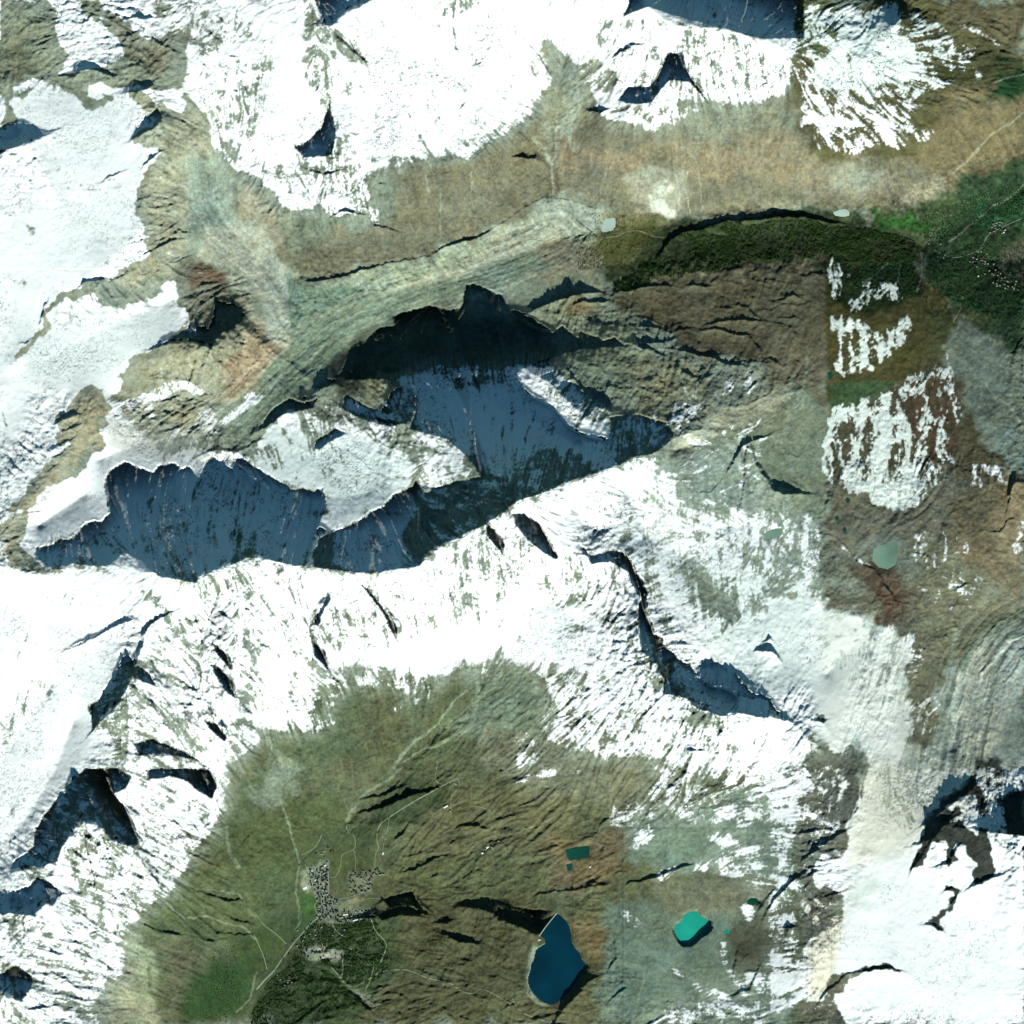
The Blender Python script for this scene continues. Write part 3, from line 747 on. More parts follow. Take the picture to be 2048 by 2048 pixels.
GROUND += [
 (F('350,300 425,300 432,400 445,430 400,450 440,470 480,510 380,500 352,480 360,400'), (152,158,140), 5, 5),
 (F('395,430 450,425 500,445 530,485 545,560 545,660 500,640 505,590 480,545 440,505 375,492 380,460'), (176,172,154), 5, 4),
 (F('545,490 560,535 640,545 700,535 640,580 560,640 545,640'), (120,138,118), 6, 5),
 (F('545,660 560,610 640,575 760,545 900,500 1000,470 1040,500 900,545 760,585 680,630 600,700 520,780 420,815 480,760'), (134,144,122), 8, 7),
 (F('760,540 930,470 1040,400 1130,395 1150,425 1050,450 960,490 860,530'), (160,158,138), 7, 6),
 (F('1260,870 1400,835 1430,900 1540,990 1545,1120 1400,1090 1300,1040 1250,950'), (146,152,136), 8, 7),
 (F('1400,810 1480,745 1560,760 1560,900 1500,885 1430,840'), (130,133,110), 7, 7),
 (F('1255,868 1300,815 1345,775 1420,748 1490,722 1500,742 1440,785 1380,802 1320,835 1290,865'), (168,160,134), 5, 6),
 (F('1545,1150 1690,1185 1715,1300 1690,1420 1620,1420 1545,1300'), (198,197,190), 5, 5),
 (F('1720,1640 1790,1500 1860,1440 1932,1450 1932,1620 1860,1720 1780,1780 1740,1880 1710,1860 1760,1760'), (62,62,56), 3, 6),
 (F('1560,1932 1600,1860 1660,1800 1720,1785 1690,1830 1620,1870 1600,1932'), (72,70,64), 3, 6),
 (F('1515,1500 1600,1440 1630,1500 1570,1640 1570,1790 1510,1800'), (104,102,90), 4, 6),
]
for g in GROUND:
    ground(g[0], g[1], g[2] * 0.5, g[3] if len(g) > 3 else 22, fine=2.5 if len(g) > 3 else 7)

def stroke(pts, w, rgb, a=0.8, warp=2.0):
    sl = box(pts, w * 3 + 6)
    if sl[0].stop <= sl[0].start or sl[1].stop <= sl[1].start: return
    d, s, _ = polydist(X[sl] + warp * WX[sl] + 1.2 * WXF[sl], Y[sl] + warp * WY[sl] + 1.2 * WYF[sl], pts[:, :2])
    m = (a * (1 - sst(w * 0.45, w, d)))[..., None]
    C[sl] = C[sl] * (1 - m) + lin(rgb) * m

STROKES = [   # debris chutes, moraine bands, dry stream beds
 (T(2,0,'300,1470 305,1350 290,1250 320,1180 335,1000 340,850'), 4, (172,168,146)),
 (T(2,0,'440,1080 440,930 500,830 490,640'), 6, (168,172,152)),
 (T(2,0,'170,1050 230,1150 290,1240'), 8, (160,160,138)),
 (T(2,0,'1270,1110 1370,1190 1400,1100 1400,980'), 2.2, (158,150,124)),
 (T(2,0,'1380,1190 1410,1290 1430,1450 1440,1600'), 2, (168,158,132)),
 (T(2,0,'1330,1300 1300,1420 1330,1530 1350,1610'), 2.2, (182,174,150)),
 (T(2,0,'1220,1320 1250,1430 1250,1580'), 3, (176,166,142)),
 (T(2,0,'750,1240 710,1330 690,1370'), 2, (160,146,116)),
 (T(2,0,'1700,1050 1700,1200'), 2.5, (160,150,124)),
 (T(1,0,'1630,1300 1620,1480 1640,1560'), 2, (150,144,116)),
 (T(1,0,'1390,1420 1400,1600 1400,1770'), 3, (146,146,122)),
 (T(1,0,'1290,1330 1310,1450'), 3, (150,152,132)),
 (T(1,0,'1780,1230 1830,1400 1840,1500'), 3, (146,138,112)),
 (T(2,1,'680,0 640,130 680,280'), 6, (160,160,138)),
 (T(2,1,'820,150 780,270 720,370'), 2, (150,138,104)),
 (T(2,1,'680,300 690,430 650,580'), 2, (160,160,136)),
 (T(2,1,'950,400 960,480 920,640 790,780'), 2, (152,152,126)),
 (T(2,1,'920,760 880,900 800,1060 770,1090'), 5, (104,104,84)),
 (T(2,1,'1250,830 1200,900 1090,860'), 6, (146,140,114)),
 (T(2,1,'1270,890 1300,980 1340,1100'), 2, (200,200,190)),
 (T(2,1,'1390,930 1380,1080'), 1.6, (200,200,190)),
 (T(2,1,'1260,400 1370,480 1500,470 1700,380 1850,180'), 1.6, (150,128,86)),
 (T(2,1,'1180,390 1350,480 1420,570'), 1.6, (150,132,92)),
 (T(2,1,'1540,260 1700,330 1880,340'), 1.6, (146,126,86)),
 (T(3,0,'1700,620 1840,570 1932,560'), 3, (140,134,110)),
 (T(3,0,'1370,1830 1480,1740 1600,1650 1720,1550 1850,1480 1932,1390'), 3.2, (146,142,120)),
 (T(3,0,'960,1390 1200,1380 1360,1340 1500,1230 1650,1050 1932,850'), 3.5, (156,146,120)),
 (T(3,0,'1000,1420 1150,1450 1250,1430'), 4, (156,150,122)),
 (T(3,0,'740,1650 780,1720 810,1770'), 3.5, (150,152,134)),
 (T(3,0,'500,1740 650,1760 760,1810'), 2, (110,118,90)),
 (T(3,0,'930,1330 930,1220 890,1090'), 1.1, (84,72,48)),
 (T(3,1,'730,200 830,120 900,60 950,0'), 3, (128,140,116)),
 (T(3,1,'1130,260 1180,120 1170,0'), 3, (140,146,126)),
 (T(3,1,'990,200 1000,80 1010,0'), 2.5, (120,134,108)),
 (T(3,1,'1390,500 1440,420 1500,250'), 3, (120,116,84)),
 (T(3,1,'1640,960 1720,1060 1850,1160 1932,1300'), 3.5, (164,164,150)),
 (T(3,1,'1330,680 1500,800 1650,960'), 10, (132,136,120)),
 (T(3,1,'0,1640 200,1560 300,1380 450,1250'), 4, (108,112,90)),
 (T(3,1,'0,1180 200,1120 280,960 300,760'), 6, (140,140,116)),
 (T(3,2,'1932,780 1700,880 1540,1000 1440,1180'), 12, (116,124,104)),
 (T(3,2,'1932,940 1810,1030 1740,1180 1690,1400 1640,1680 1600,1850'), 4.5, (98,98,90)),
 (T(3,2,'1720,1200 1680,1500 1620,1750'), 9, (140,138,124)),
 (T(3,2,'1420,900 1330,1300 1380,1600 1440,1750'), 6, (130,138,124)),
 (T(3,2,'1000,1000 960,1180 920,1400 900,1580'), 2, (208,206,196)),
 (T(3,2,'880,1200 900,1400 890,1600'), 4, (140,140,128)),
 (T(3,2,'650,740 720,850 800,960 900,1000'), 4, (150,150,138)),
 (T(1,3,'180,240 230,370 270,540 310,650 325,720 305,800 300,950 322,1080 320,1160 280,1220'), 3.5, (140,144,118)),
 (T(1,3,'1090,0 950,110 800,210 720,340 690,400'), 5.5, (134,138,110)),
 (T(1,2,'1480,1450 1380,1600 1200,1720 1100,1850 1040,1932'), 5, (148,152,128)),
 (T(1,2,'1650,1150 1680,1350 1640,1600 1500,1700 1360,1770'), 7, (140,146,124)),
 (T(1,2,'1360,1770 1250,1800 1100,1900'), 3, (144,146,118)),
 (T(1,2,'1590,1340 1480,1440'), 4, (150,150,128)),
 (T(1,2,'0,1650 150,1800 350,1932'), 9, (124,130,104)),
 (T(1,2,'60,1550 120,1800 280,1932'), 4, (136,140,116)),
 (T(0,3,'1100,900 1300,1060 1400,1130 1560,1130 1720,1180 1850,1220 1932,1290'), 3, (150,146,118)),
 (T(0,3,'1240,700 1350,850 1480,920 1650,930 1800,960 1880,1060 1932,1130'), 3, (146,142,112)),
 (T(0,3,'1700,450 1720,620 1800,760'), 6, (136,136,110)),
 (T(0,3,'860,1500 900,1640 1000,1760 1150,1932'), 2, (168,162,136)),
 (T(0,3,'950,1250 1030,1350 1060,1480 1110,1560 1110,1680'), 2.5, (168,164,140)),
 (T(0,3,'1120,1500 1130,1680 1200,1800'), 7, (84,94,54)),
 (T(0,3,'1932,1560 1880,1750 1780,1850'), 4, (128,126,96)),
 (T(2,3,'0,470 100,460 200,440 330,360 500,290 680,210 850,110'), 2.2, (136,140,112)),
 (T(2,3,'200,440 330,600 400,650'), 3, (112,114,84)),
 (T(2,3,'1010,1480 990,1600 950,1740'), 2, (132,146,124)),
 (T(2,3,'130,1600 110,1700 200,1790 300,1780'), 3, (150,152,124)),
 (T(0,1,'1932,880 1750,1010 1640,1110 1500,1230 1350,1290'), 4, (146,120,92)),
 (T(0,1,'1932,950 1780,1080 1650,1190 1480,1330'), 5, (180,172,154)),
 (T(0,1,'1500,530 1300,560 1100,640 900,700'), 1, (150,140,110)),
 (T(0,1,'760,400 1000,380 1200,290 1330,180'), 6, (150,156,136)),
 (T(1,1,'250,570 450,470 700,320 900,270 1300,200'), 5, (160,154,132)),
 (T(1,1,'0,900 250,800 450,650 700,520 900,420'), 7, (134,150,126)),
 (T(1,1,'0,1150 200,1000 350,900 550,760 700,620'), 6, (140,152,128)),
 (T(1,1,'0,0 190,60 240,300 250,560 200,740 100,800'), 7, (178,172,154)),
]
for pts, w, c in STROKES: stroke(pts, w * 0.75, c, 0.62, 3.5)

# bands drawn out along the flow of the glaciers
FLOWS = [
 (S('440,860,0 500,790,90 570,720,190 660,640,310 780,590,440 920,545,590 1010,515,690 1110,470,800'), 62, 0.22, 7),
 (S('400,320,0 405,400,80 440,460,150 510,520,240 560,590,330 590,650,395'), 42, 0.15, 5),
 (S('2080,1225,0 2010,1260,80 1950,1340,180 1920,1440,285 1890,1560,410'), 80, 0.34, 9),
 (S('1800,1240,0 1770,1330,95 1740,1430,200 1700,1540,315 1680,1640,420'), 60, 0.22, 6),
 (S('520,680,0 440,770,120 360,830,220 260,850,320'), 36, 0.14, 5),
 (S('1580,790,0 1500,830,90 1420,830,170 1330,880,270'), 45, 0.16, 5),
 (S('1100,250,0 1100,330,80 1108,395,145'), 20, 0.15, 3),
 (S('1430,1340,0 1410,1200,140 1400,1080,260 1390,950,390'), 130, 0.2, 5),
 (S('900,1450,0 820,1520,105 740,1600,220 690,1650,290'), 16, 0.12, 3),
]
FB = np.zeros((N, N))
for pts, w, ac, ah in FLOWS:
    sl = box(pts, w * 1.6)
    d, sd, along_ = polydist(X[sl] + 5 * WX[sl], Y[sl] + 5 * WY[sl], pts)
    m = 1 - sst(w * 0.6, w * 1.3, d)
    u = d * sd
    nb = vn(u / 9.0, along_ / 120.0, 501) + 0.7 * vn(u / 3.6 + 9, along_ / 60.0, 502) + 0.5 * vn(u / 1.9, along_ / 26.0, 503)
    C[sl] *= (1 + ac * m * nb)[..., None]
    FB[sl] += m * nb; H[sl] += ah * m * nb * 0.6 + m * (4.5 * fbm(12, 3, 505)[sl] + 2.5 * fbm(5, 2, 507)[sl])
C *= (1 - 0.25 * sst(0.45, 1.1, fbm(9, 3, 181)) * sst(-0.2, 0.5, fbm(60, 2, 183)))[..., None]
sl, m = pmask(S('230,2090 290,1760 450,1590 560,1480 700,1330 880,1350 950,1400 900,1520 820,1640 840,1760 760,1900 700,2090'), 14, 24)
vg = sst(-0.35, 0.45, fbm(44, 4, 191)[sl] + 0.35 * GULLY[sl] * 0.5)[..., None] * (m * 0.42)[..., None]
lum = (C[sl].mean(-1, keepdims=True) + 0.02)
C[sl] = C[sl] * (1 - vg) + lum * np.array([0.78, 1.02, 0.42]) * 0.86 * vg
# broad and fine unevenness of soil, scree and turf (colour of the ground itself)
n1 = fbm(150, 4, 131); n2 = fbm(26, 4, 141); n3 = fbm(5.5, 2, 151)
wood = np.zeros((N, N))
C *= (1 + 0.11 * n1 + 0.19 * n2 + 0.18 * n3 + 0.12 * fbm(2.6, 1, 153) + 0.2 * sst(0.5, 1.2, fbm(30, 4, 155, ridged=True) * 1.6) + 0.09 * RG * STREAK + 0.05 * RG * GULLY)[..., None]
sl, m = pmask(S('1330,480 1500,400 1700,430 1850,380 2090,280 2090,720 1900,650 1650,540 1400,560 1200,570'), 14, 20)
C[sl] *= (1 + m * (0.32 * n2[sl] + 0.34 * n3[sl]))[..., None]
warm = (0.05 * fbm(70, 3, 161) + 0.045 * fbm(14, 2, 171))[..., None]
grey = C.mean(-1, keepdims=True) * np.array([0.98, 1.03, 0.96]); C = (C * 0.74 + grey * 0.26) * np.array([0.97, 1.01, 0.98])
C *= 1 + warm * np.array([1.0, 0.25, -0.9])

# ------------------------------------------------------------------ snow and ice cover
cov = np.zeros((N, N)); amp = np.full((N, N), 0.3)
def snow(pts, v, soft=4, warp=9, a=0.55, fine=3.5):
    sl, m = pmask(pts, warp, soft, fine)
    if m is None: return
    cov[sl] = cov[sl] * (1 - m) + v * m; amp[sl] = amp[sl] * (1 - m) + a * m

SNOW = [
 (S('380,-40 1600,-40 1590,60 1600,110 1590,150 1550,190 1500,200 1430,195 1330,215 1270,245 1200,235 1190,190 1140,120 1090,80 1070,110 1060,160 1040,190 1030,220 1010,245 960,270 900,290 870,305 780,320 735,350 740,400 700,420 660,430 640,400 600,420 560,400 520,360 500,360 450,340 430,300 400,220 360,180 390,60'), 1.0, 5),
 # western ice field and the ridges that cut it
 (S('60,170 160,160 250,120 380,40 400,-40 -40,-40 -40,1180 330,1180 330,1100 300,1000 420,880 520,800 500,600 420,520 440,380 460,340 400,280 360,180'), 1.0, 3),
 (T(0,0,'0,0 380,0 440,100 430,180 410,260 430,320 500,380 520,430 480,520 440,570 590,570 640,560 720,560 780,610 770,660 700,640 660,680 680,760 840,720 880,760 760,790 690,840 640,850 590,760 480,690 330,640 230,580 130,690 190,720 40,770 80,800 130,900 120,930 40,940 0,1000'), 0.0, 2),
 (T(0,0,'150,730 240,650 260,700 200,730'), 0.0, 1),
 (T(0,0,'800,60 770,80 800,220 900,340 1000,480 1070,500 1110,540 1120,560 1150,510 1250,560 1285,610 1340,480 1420,460 1310,390 1230,350 1120,310 1020,240 920,170 850,120'), 0.05, 2),
 (T(0,0,'560,0 760,0 780,120 740,190 640,110'), 0.1, 3),
 (T(0,0,'980,710 1080,700 1160,770 1190,820 1230,780 1260,840 1360,840 1470,790 1560,900 1590,1080 1700,1130 1760,1260 1870,1340 1932,1400 1932,1932 1120,1932 1090,1740 1040,1630 1050,1500 1060,1380 1120,1270 1230,1130 1130,1110 1000,1060 1090,990 1220,900 1110,850'), 0.0, 2),
 (T(0,0,'1150,1780 1080,1760 1100,1860'), 0.5, 2),
 (T(0,0,'1110,0 1300,0 1500,60 1400,200 1420,300 1300,280 1200,160'), 0.62, 5, 5, 0.85),
 (T(0,0,'1440,150 1600,150 1740,300 1760,420 1680,560 1760,760 1700,880 1580,900 1500,700 1480,480 1420,350'), 0.66, 6, 5, 0.85),
 (T(0,1,'1110,0 1060,60 920,120 860,180 740,180 560,270 460,290 340,400 330,560 230,660 80,830 230,750 300,640 420,580 360,440 480,360 620,330 720,290 760,400 1000,370 1250,260 1260,190 1350,170 1360,300 1380,400 1450,430 1440,540 1510,560 1600,700 1932,480 1932,0'), 0.0, 2),
 (T(0,1,'350,430 480,360 560,410 450,440'), 0.7, 3),
 (T(0,1,'1380,560 1230,660 1100,700 1100,740 1000,780 990,860 900,920 900,1010 850,1090 1000,1070 1130,1000 1220,950 1380,960 1650,1010 1932,640 1932,500 1600,600'), 0.0, 2),
 (T(0,1,'1120,1010 1220,950 1380,960 1350,1010 1200,1050'), 0.5, 4),
 (T(0,1,'870,1110 1000,1150 1150,1060 1230,1060 1180,1180 1210,1260 1350,1300 1500,1240 1640,1130 1932,930 1932,1100 1640,1260 1560,1330 1640,1420 1560,1530 1400,1590 1220,1560 1200,1440 1020,1270'), 0.32, 6, 6, 0.9),
 (T(0,1,'1180,1070 1300,1040 1500,1030 1650,1010 1600,1120 1480,1250 1350,1300 1210,1260'), 0.0, 3),
 (T(0,1,'1200,1420 1400,1440 1600,1340 1580,1540 1380,1580 1220,1550'), 0.3, 4),
 (T(0,1,'640,1010 730,980 830,1110 900,1150 800,1210 850,1260 740,1350 780,1430 720,1540 640,1640 480,1700 420,1730 300,1810 250,1932 80,1932 150,1800 240,1720 400,1540 530,1420 440,1420 460,1360 480,1290 430,1240 500,1160 600,1060'), 0.0, 2),
 (T(0,2,'0,130 50,100 80,40 250,0 230,120 190,230 260,340 350,410 560,390 700,400 850,430 1000,450 1160,460 1180,560 1120,690 1070,660 1090,600 900,550 780,480 560,420 440,470 290,510 250,440 100,440 0,480'), 0.05, 2),
 (T(0,2,'0,180 70,200 80,440 0,540'), 0.5, 4),
 (T(0,2,'850,440 1080,460 1280,500 1180,560 1100,600 1000,570'), 0.5, 4),
 (S('430,700 470,650 520,590 580,600 575,680 520,770 440,830 400,800'), 0.0, 4),
 # small sunlit bits and rock inside the north wall
 (T(0,2,'780,60 900,200 990,320 930,330 800,260 620,230 700,120'), 0.45, 5, 4, 0.9),
 # northern crest
 (T(1,0,'350,0 420,20 460,100 540,220 590,380 600,460 540,560 590,640 580,760 600,860 560,860 470,780 430,650 370,580 350,480 390,390 350,370 360,150'), 0.45, 4, 5, 0.95),
 (T(1,0,'560,230 650,250 740,350 860,490 800,520 690,450 600,370'), 0.25, 3, 4, 0.9),
 (T(1,0,'640,640 720,640 750,800 700,760'), 0.4, 3, 4, 0.8),
 (T(1,0,'560,860 610,900 690,980 740,1200 640,1240 820,1240 840,1480 860,1560 760,1640 560,1600 480,1500 300,1500 200,1400 0,1300 0,1230 300,1230 500,1160 590,1060'), 0.58, 6, 6, 0.95),
 (T(1,0,'530,1490 640,1420 700,1540 720,1620 600,1650 520,1600'), 1.0, 3, 4, 0.4),
 (T(1,0,'820,1560 940,1560 980,1680 1050,1700 960,1750 850,1680'), 0.55, 4, 4, 0.9),
 (T(1,0,'1330,180 1400,90 1500,0 1740,0 1700,100 1560,110 1480,200 1540,300 1380,300 1280,450 1260,380 1360,300'), 0.55, 4, 4, 0.9),
 (T(1,0,'1640,590 1820,610 1932,560 1932,740 1830,690 1700,720 1720,800 1620,760'), 0.5, 4, 4, 0.9),
 (T(1,0,'1620,740 1530,880 1500,910 1380,920 1350,900 1370,990 1500,900 1600,800'), 0.35, 2, 3, 0.8),
 (T(1,0,'900,1200 1100,1160 1400,1120 1700,1050 1932,930 1932,1000 1600,1190 1450,1150 1200,1230 900,1280'), 0.6, 5, 5, 0.95),
 (T(2,0,'0,560 150,580 280,560 280,690 160,720 150,880 0,980'), 0.6, 5, 5, 0.95),
 (T(2,0,'640,90 700,200 780,300 720,450 660,380 650,200'), 0.35, 4, 5, 0.9),
 (T(2,0,'680,200 900,180 1000,250 1180,160 1230,330 1050,340 960,280 850,420 720,440'), 0.68, 5, 5, 0.9),
 (T(2,0,'1180,180 1400,220 1500,280 1700,290 1932,330 1932,430 1700,380 1400,330 1280,300'), 0.62, 4, 5, 0.9),
 (T(2,0,'1160,380 1290,400 1320,520 1270,560 1180,470'), 0.3, 3, 4, 0.8),
 (T(2,0,'800,800 960,800 1060,780 1100,860 1250,820 1450,800 1300,900 1120,960 980,960 860,920 700,860'), 0.68, 6, 5, 0.95),
 (T(2,0,'1600,640 1750,520 1932,460 1932,700 1780,740 1640,760'), 0.55, 6, 5, 0.9),
 (T(2,0,'620,450 700,470 790,560 780,640 800,720 720,700 560,640 520,700 500,520'), 0.3, 6, 4, 0.8),
 (T(2,0,'930,950 1080,940 1100,970 980,980'), 0.6, 3),
 # plateau in the north east with snow tongues
 (T(3,0,'230,100 350,30 560,20 750,60 1000,60 1030,200 1110,260 1300,560 1430,600 1230,680 1060,760 1190,790 1080,860 1040,930 1300,1000 1100,1130 850,1100 700,1180 620,1200 480,1120 330,1100 270,1020 240,950 240,750 200,600 150,480 200,380 230,250'), 0.47, 3, 5, 0.95),
 (T(3,0,'340,100 560,50 740,100 860,70 970,140 980,250 1090,330 1070,420 1200,540 1130,620 900,640 700,690 480,690 360,640 330,530 440,400 540,270 460,220 360,180'), 0.97, 4, 6, 0.6),
 (T(3,0,'1040,110 1150,110 1200,200 1300,190 1400,280 1540,290 1560,350 1400,420 1430,560 1300,520 1180,400 1080,300'), 0.52, 3, 5, 0.95),
 (T(3,0,'210,200 340,200 440,380 460,420 380,480 200,470 180,400 300,330'), 0.33, 4, 4, 0.9),
 (T(3,0,'1430,380 1600,330 1600,420 1500,470 1680,560 1680,600 1450,590'), 0.36, 4, 4, 0.9),
 (T(3,0,'1350,160 1480,170 1600,230 1780,350 1840,370 1760,360 1580,260 1440,210'), 0.56, 2, 2, 0.6),
 (T(3,0,'820,0 940,0 1010,100 980,120 900,80'), 0.55, 3, 3, 0.9),
 (T(3,0,'240,880 500,890 760,930 640,960 400,930 260,950'), 0.9, 2, 3, 0.4),
 # patchy snow fields in the east
 (T(3,1,'460,0 600,100 640,180 580,320 480,330 440,250'), 0.46, 4, 4, 1.1),
 (T(3,1,'700,260 740,180 860,200 1040,210 1120,260 1110,330 900,340 760,320 720,420 600,420 570,400'), 0.48, 4, 4, 1.1),
 (T(3,1,'455,460 560,450 700,480 760,520 840,600 1060,440 1080,520 1020,680 880,760 820,860 700,870 590,900 500,820 520,700 480,600'), 0.53, 3, 4, 1.1),
 (T(3,1,'480,800 520,810 600,910 570,920 500,840'), 0.9, 2, 2, 0.3),
 (T(3,1,'480,1110 650,1090 850,1040 950,1020 1100,900 960,1040 1000,1170 1100,1300 1150,1420 1300,1450 1400,1540 1390,1710 1240,1730 1200,1820 1120,1910 980,1900 780,1860 760,1790 620,1790 560,1740 440,1680 400,1560 450,1380 460,1260'), 0.49, 3, 4, 1.1),
 (T(3,1,'840,1200 920,1190 910,1500 860,1700 800,1680 840,1450'), 1.0, 3, 3, 0.3),
 (T(3,1,'1040,1220 1080,1280 1070,1560 1150,1580 1130,1750 1050,1760 1000,1640 1050,1480'), 1.0, 3, 3, 0.3),
 (T(3,1,'780,1760 900,1700 1100,1700 1120,1900 980,1900 800,1860'), 0.85, 3, 3, 0.7),
 (T(3,1,'580,1620 800,1640 760,1790 620,1780'), 0.75, 3, 3, 0.8),
 (T(3,1,'450,1230 500,1220 490,1400 430,1520 450,1650 560,1740 440,1690 400,1560'), 0.85, 2, 3, 0.5),
 (T(3,1,'980,1040 1100,880 1200,820 1400,830 1400,1000 1480,1180 1400,1300 1330,1480 1150,1400 1060,1200'), 0.36, 4, 4, 1.0),
 (T(3,1,'1360,550 1340,680 1400,860 1380,860 1330,700'), 0.55, 1.5, 1.5, 0.5),
 (T(3,1,'1480,1600 1530,1400 1540,1560 1800,1590 1820,1720 1780,1740 1600,1600 1620,1740 1500,1740 1490,1620'), 0.45, 3, 3, 0.95),
 (T(3,2,'400,60 440,130 500,190 560,220 640,330 700,350 760,380 880,480 900,520 860,470 720,400 620,320 520,240 420,120'), 0.55, 1.5, 2, 0.6),
 (T(3,2,'1080,560 1300,600 1260,750 1300,800 1260,700 1160,620'), 0.4, 4, 4, 0.95),
 (T(3,2,'1370,690 1380,720 1330,900 1310,950 1350,800'), 0.85, 1.5, 2, 0.4),
 (T(3,2,'850,860 970,840 960,920 880,1010 850,940'), 0.75, 3, 3, 0.7),
 (T(3,2,'1040,1080 1230,960 1150,1200 1040,1330 1000,1390 1040,1220'), 0.4, 4, 4, 0.95),
 (T(3,2,'1080,1400 1200,1380 1360,1400 1340,1600 1160,1720 1100,1560'), 0.24, 4, 4, 0.95),
 (T(3,2,'1890,60 1932,100 1932,300 1830,310'), 0.36, 4, 4, 0.95),
 (T(3,2,'1040,100 1500,200 1640,640 1500,760 1400,640 1300,480 1100,440'), 0.2, 6, 5, 0.95),
 # south side of the great wall
 (S('-40,1120 60,1140 280,1130 390,1162 500,1115 620,1138 745,1150 840,1132 850,1110 925,1070 1040,1000 1330,895 1340,870 1320,900 1310,1000 1280,1080 1300,1200 1380,1280 1500,1230 1640,1180 1640,1480 1600,1520 1600,1600 1500,1600 1400,1540 1300,1510 1200,1480 1120,1420 1090,1350 1050,1320 960,1320 880,1345 830,1360 740,1330 700,1320 680,1350 640,1430 560,1470 520,1440 500,1500 470,1500 450,1580 430,1640 400,1670 330,1720 290,1750 270,1830 210,1850 200,1920 180,1970 190,2090 -40,2090'), 1.0, 17),
 (T(0,2,'250,1250 430,1260 440,1400 100,1700 0,1800 0,1620 150,1400'), 0.75, 8, 6, 0.8),
 (T(0,2,'680,1450 1000,1130 1050,1180 1020,1300 980,1500 1000,1600 960,1932 830,1932 880,1800 820,1640 700,1640'), 0.42, 4, 5, 0.95),
 (T(0,2,'1000,1160 1100,1080 1240,1300 1220,1580 1350,1780 1550,1900 1200,1932 1000,1932 1010,1500'), 0.7, 5, 5, 0.95),
 (T(0,2,'1580,950 1780,1270 1790,1410 1760,1640 1700,1760 1560,1560 1590,1200'), 0.66, 4, 5, 0.95),
 (T(0,2,'1480,460 1700,380 1932,420 1932,650 1780,700 1600,580'), 0.72, 4, 5, 0.95),
 (T(0,2,'1070,600 1180,580 1140,680 1090,690'), 0.2, 2, 3),
 (T(0,3,'650,0 900,0 1000,60 870,200 640,330 560,440 470,620 290,700 100,740 260,500 430,200'), 0.55, 5, 5, 0.8),
 (T(0,3,'640,330 860,200 1050,540 980,580'), 0.5, 4, 4, 0.95),
 (T(0,3,'560,440 660,380 1000,700 1200,760 1240,820 900,1000 700,700'), 0.66, 6, 5, 0.95),
 (T(0,3,'1040,60 1500,200 1680,320 1560,480 1300,600 1220,560 1100,350'), 0.8, 6, 5, 0.9),
 (T(0,3,'1110,0 1580,0 1640,130 1600,240 1400,100 1300,60'), 0.55, 4, 4, 0.9),
 (T(0,3,'0,1080 280,1100 420,1280 480,1640 400,1700 150,1480 100,1300 0,1180'), 0.62, 5, 5, 0.95),
 (T(0,3,'90,760 440,700 420,830 290,880 130,800'), 0.5, 5, 4, 0.9),
 (T(0,3,'0,1480 200,1480 260,1600 150,1730 0,1750'), 0.5, 5, 5, 0.95),
 (T(0,3,'0,1700 180,1750 450,1850 560,1932 0,1932'), 0.75, 5, 5, 0.9),
 (T(0,3,'420,1720 600,1700 740,1900 740,1932 560,1932'), 0.5, 5, 5, 0.95),
 (T(0,3,'620,1500 760,1200 900,1180 1010,1130 800,1150 700,1100 1000,1000 1030,1120 880,1240 780,1500 700,1700'), 0.55, 6, 5, 0.95),
 (T(1,2,'0,290 250,380 400,480 420,640 200,560 0,420'), 0.82, 5, 5, 0.95),
 (T(1,2,'1250,330 1340,260 1500,180 1720,180 1880,400 1780,640 1560,760 1450,680 1480,400'), 0.66, 5, 5, 0.95),
 (T(1,2,'1200,240 1370,270 1340,360 1240,330'), 0.1, 2, 3),
 (T(1,2,'800,500 880,500 1080,860 1080,1000 980,780'), 0.6, 4, 4, 0.9),
 (T(1,2,'1700,1150 1840,1000 1932,960 1850,1120 1720,1300 1680,1250'), 0.35, 4, 3, 0.7),
 (T(1,2,'240,880 480,820 560,1100 560,1260 440,1300 360,1060 260,1120'), 0.62, 5, 5, 0.95),
 (T(1,2,'360,1120 440,1260 420,1560 400,1700 260,1600 260,1450 200,1450 280,1200'), 0.75, 6, 5, 0.9),
 (T(1,2,'440,1280 700,1080 680,1300 560,1500 440,1560'), 0.5, 8, 5, 0.95),
 (T(1,2,'700,1280 850,1180 1100,1200 1300,1280 1340,1380 1000,1350 800,1320'), 0.52, 7, 5, 0.95),
 (T(1,2,'1000,1480 1250,1400 1200,1460 1050,1520'), 0.5, 4, 4, 0.9),
 (T(1,2,'440,1480 560,1520 600,1600 540,1660 440,1700'), 0.5, 4, 4, 0.9),
 (T(2,2,'480,200 560,200 840,300 940,430 1030,620 900,640 800,680 720,500 580,380'), 0.72, 5, 5, 0.9),
 (T(2,2,'820,200 880,0 920,0 900,200 960,420 880,330'), 0.5, 3, 4, 0.9),
 (T(2,2,'780,650 940,780 900,920 1000,1050 1160,1050 1340,1350 1560,1530 1400,1490 1280,1380 1120,1380 950,1250 870,1000'), 0.62, 5, 5, 0.95),
 (T(2,2,'560,1200 700,1240 800,1440 950,1480 1100,1540 1400,1480 1560,1560 1600,1640 1400,1620 1050,1560 800,1500 690,1300'), 0.42, 5, 4, 0.95),
 (T(2,2,'200,1040 260,1100 420,1160 580,1220 560,1380 700,1460 400,1460 260,1300 220,1140'), 0.62, 7, 5, 0.95),
 (T(2,2,'300,1460 760,1500 1050,1580 1000,1760 700,1840 400,1800 200,1640'), 0.6, 10, 6, 0.95),
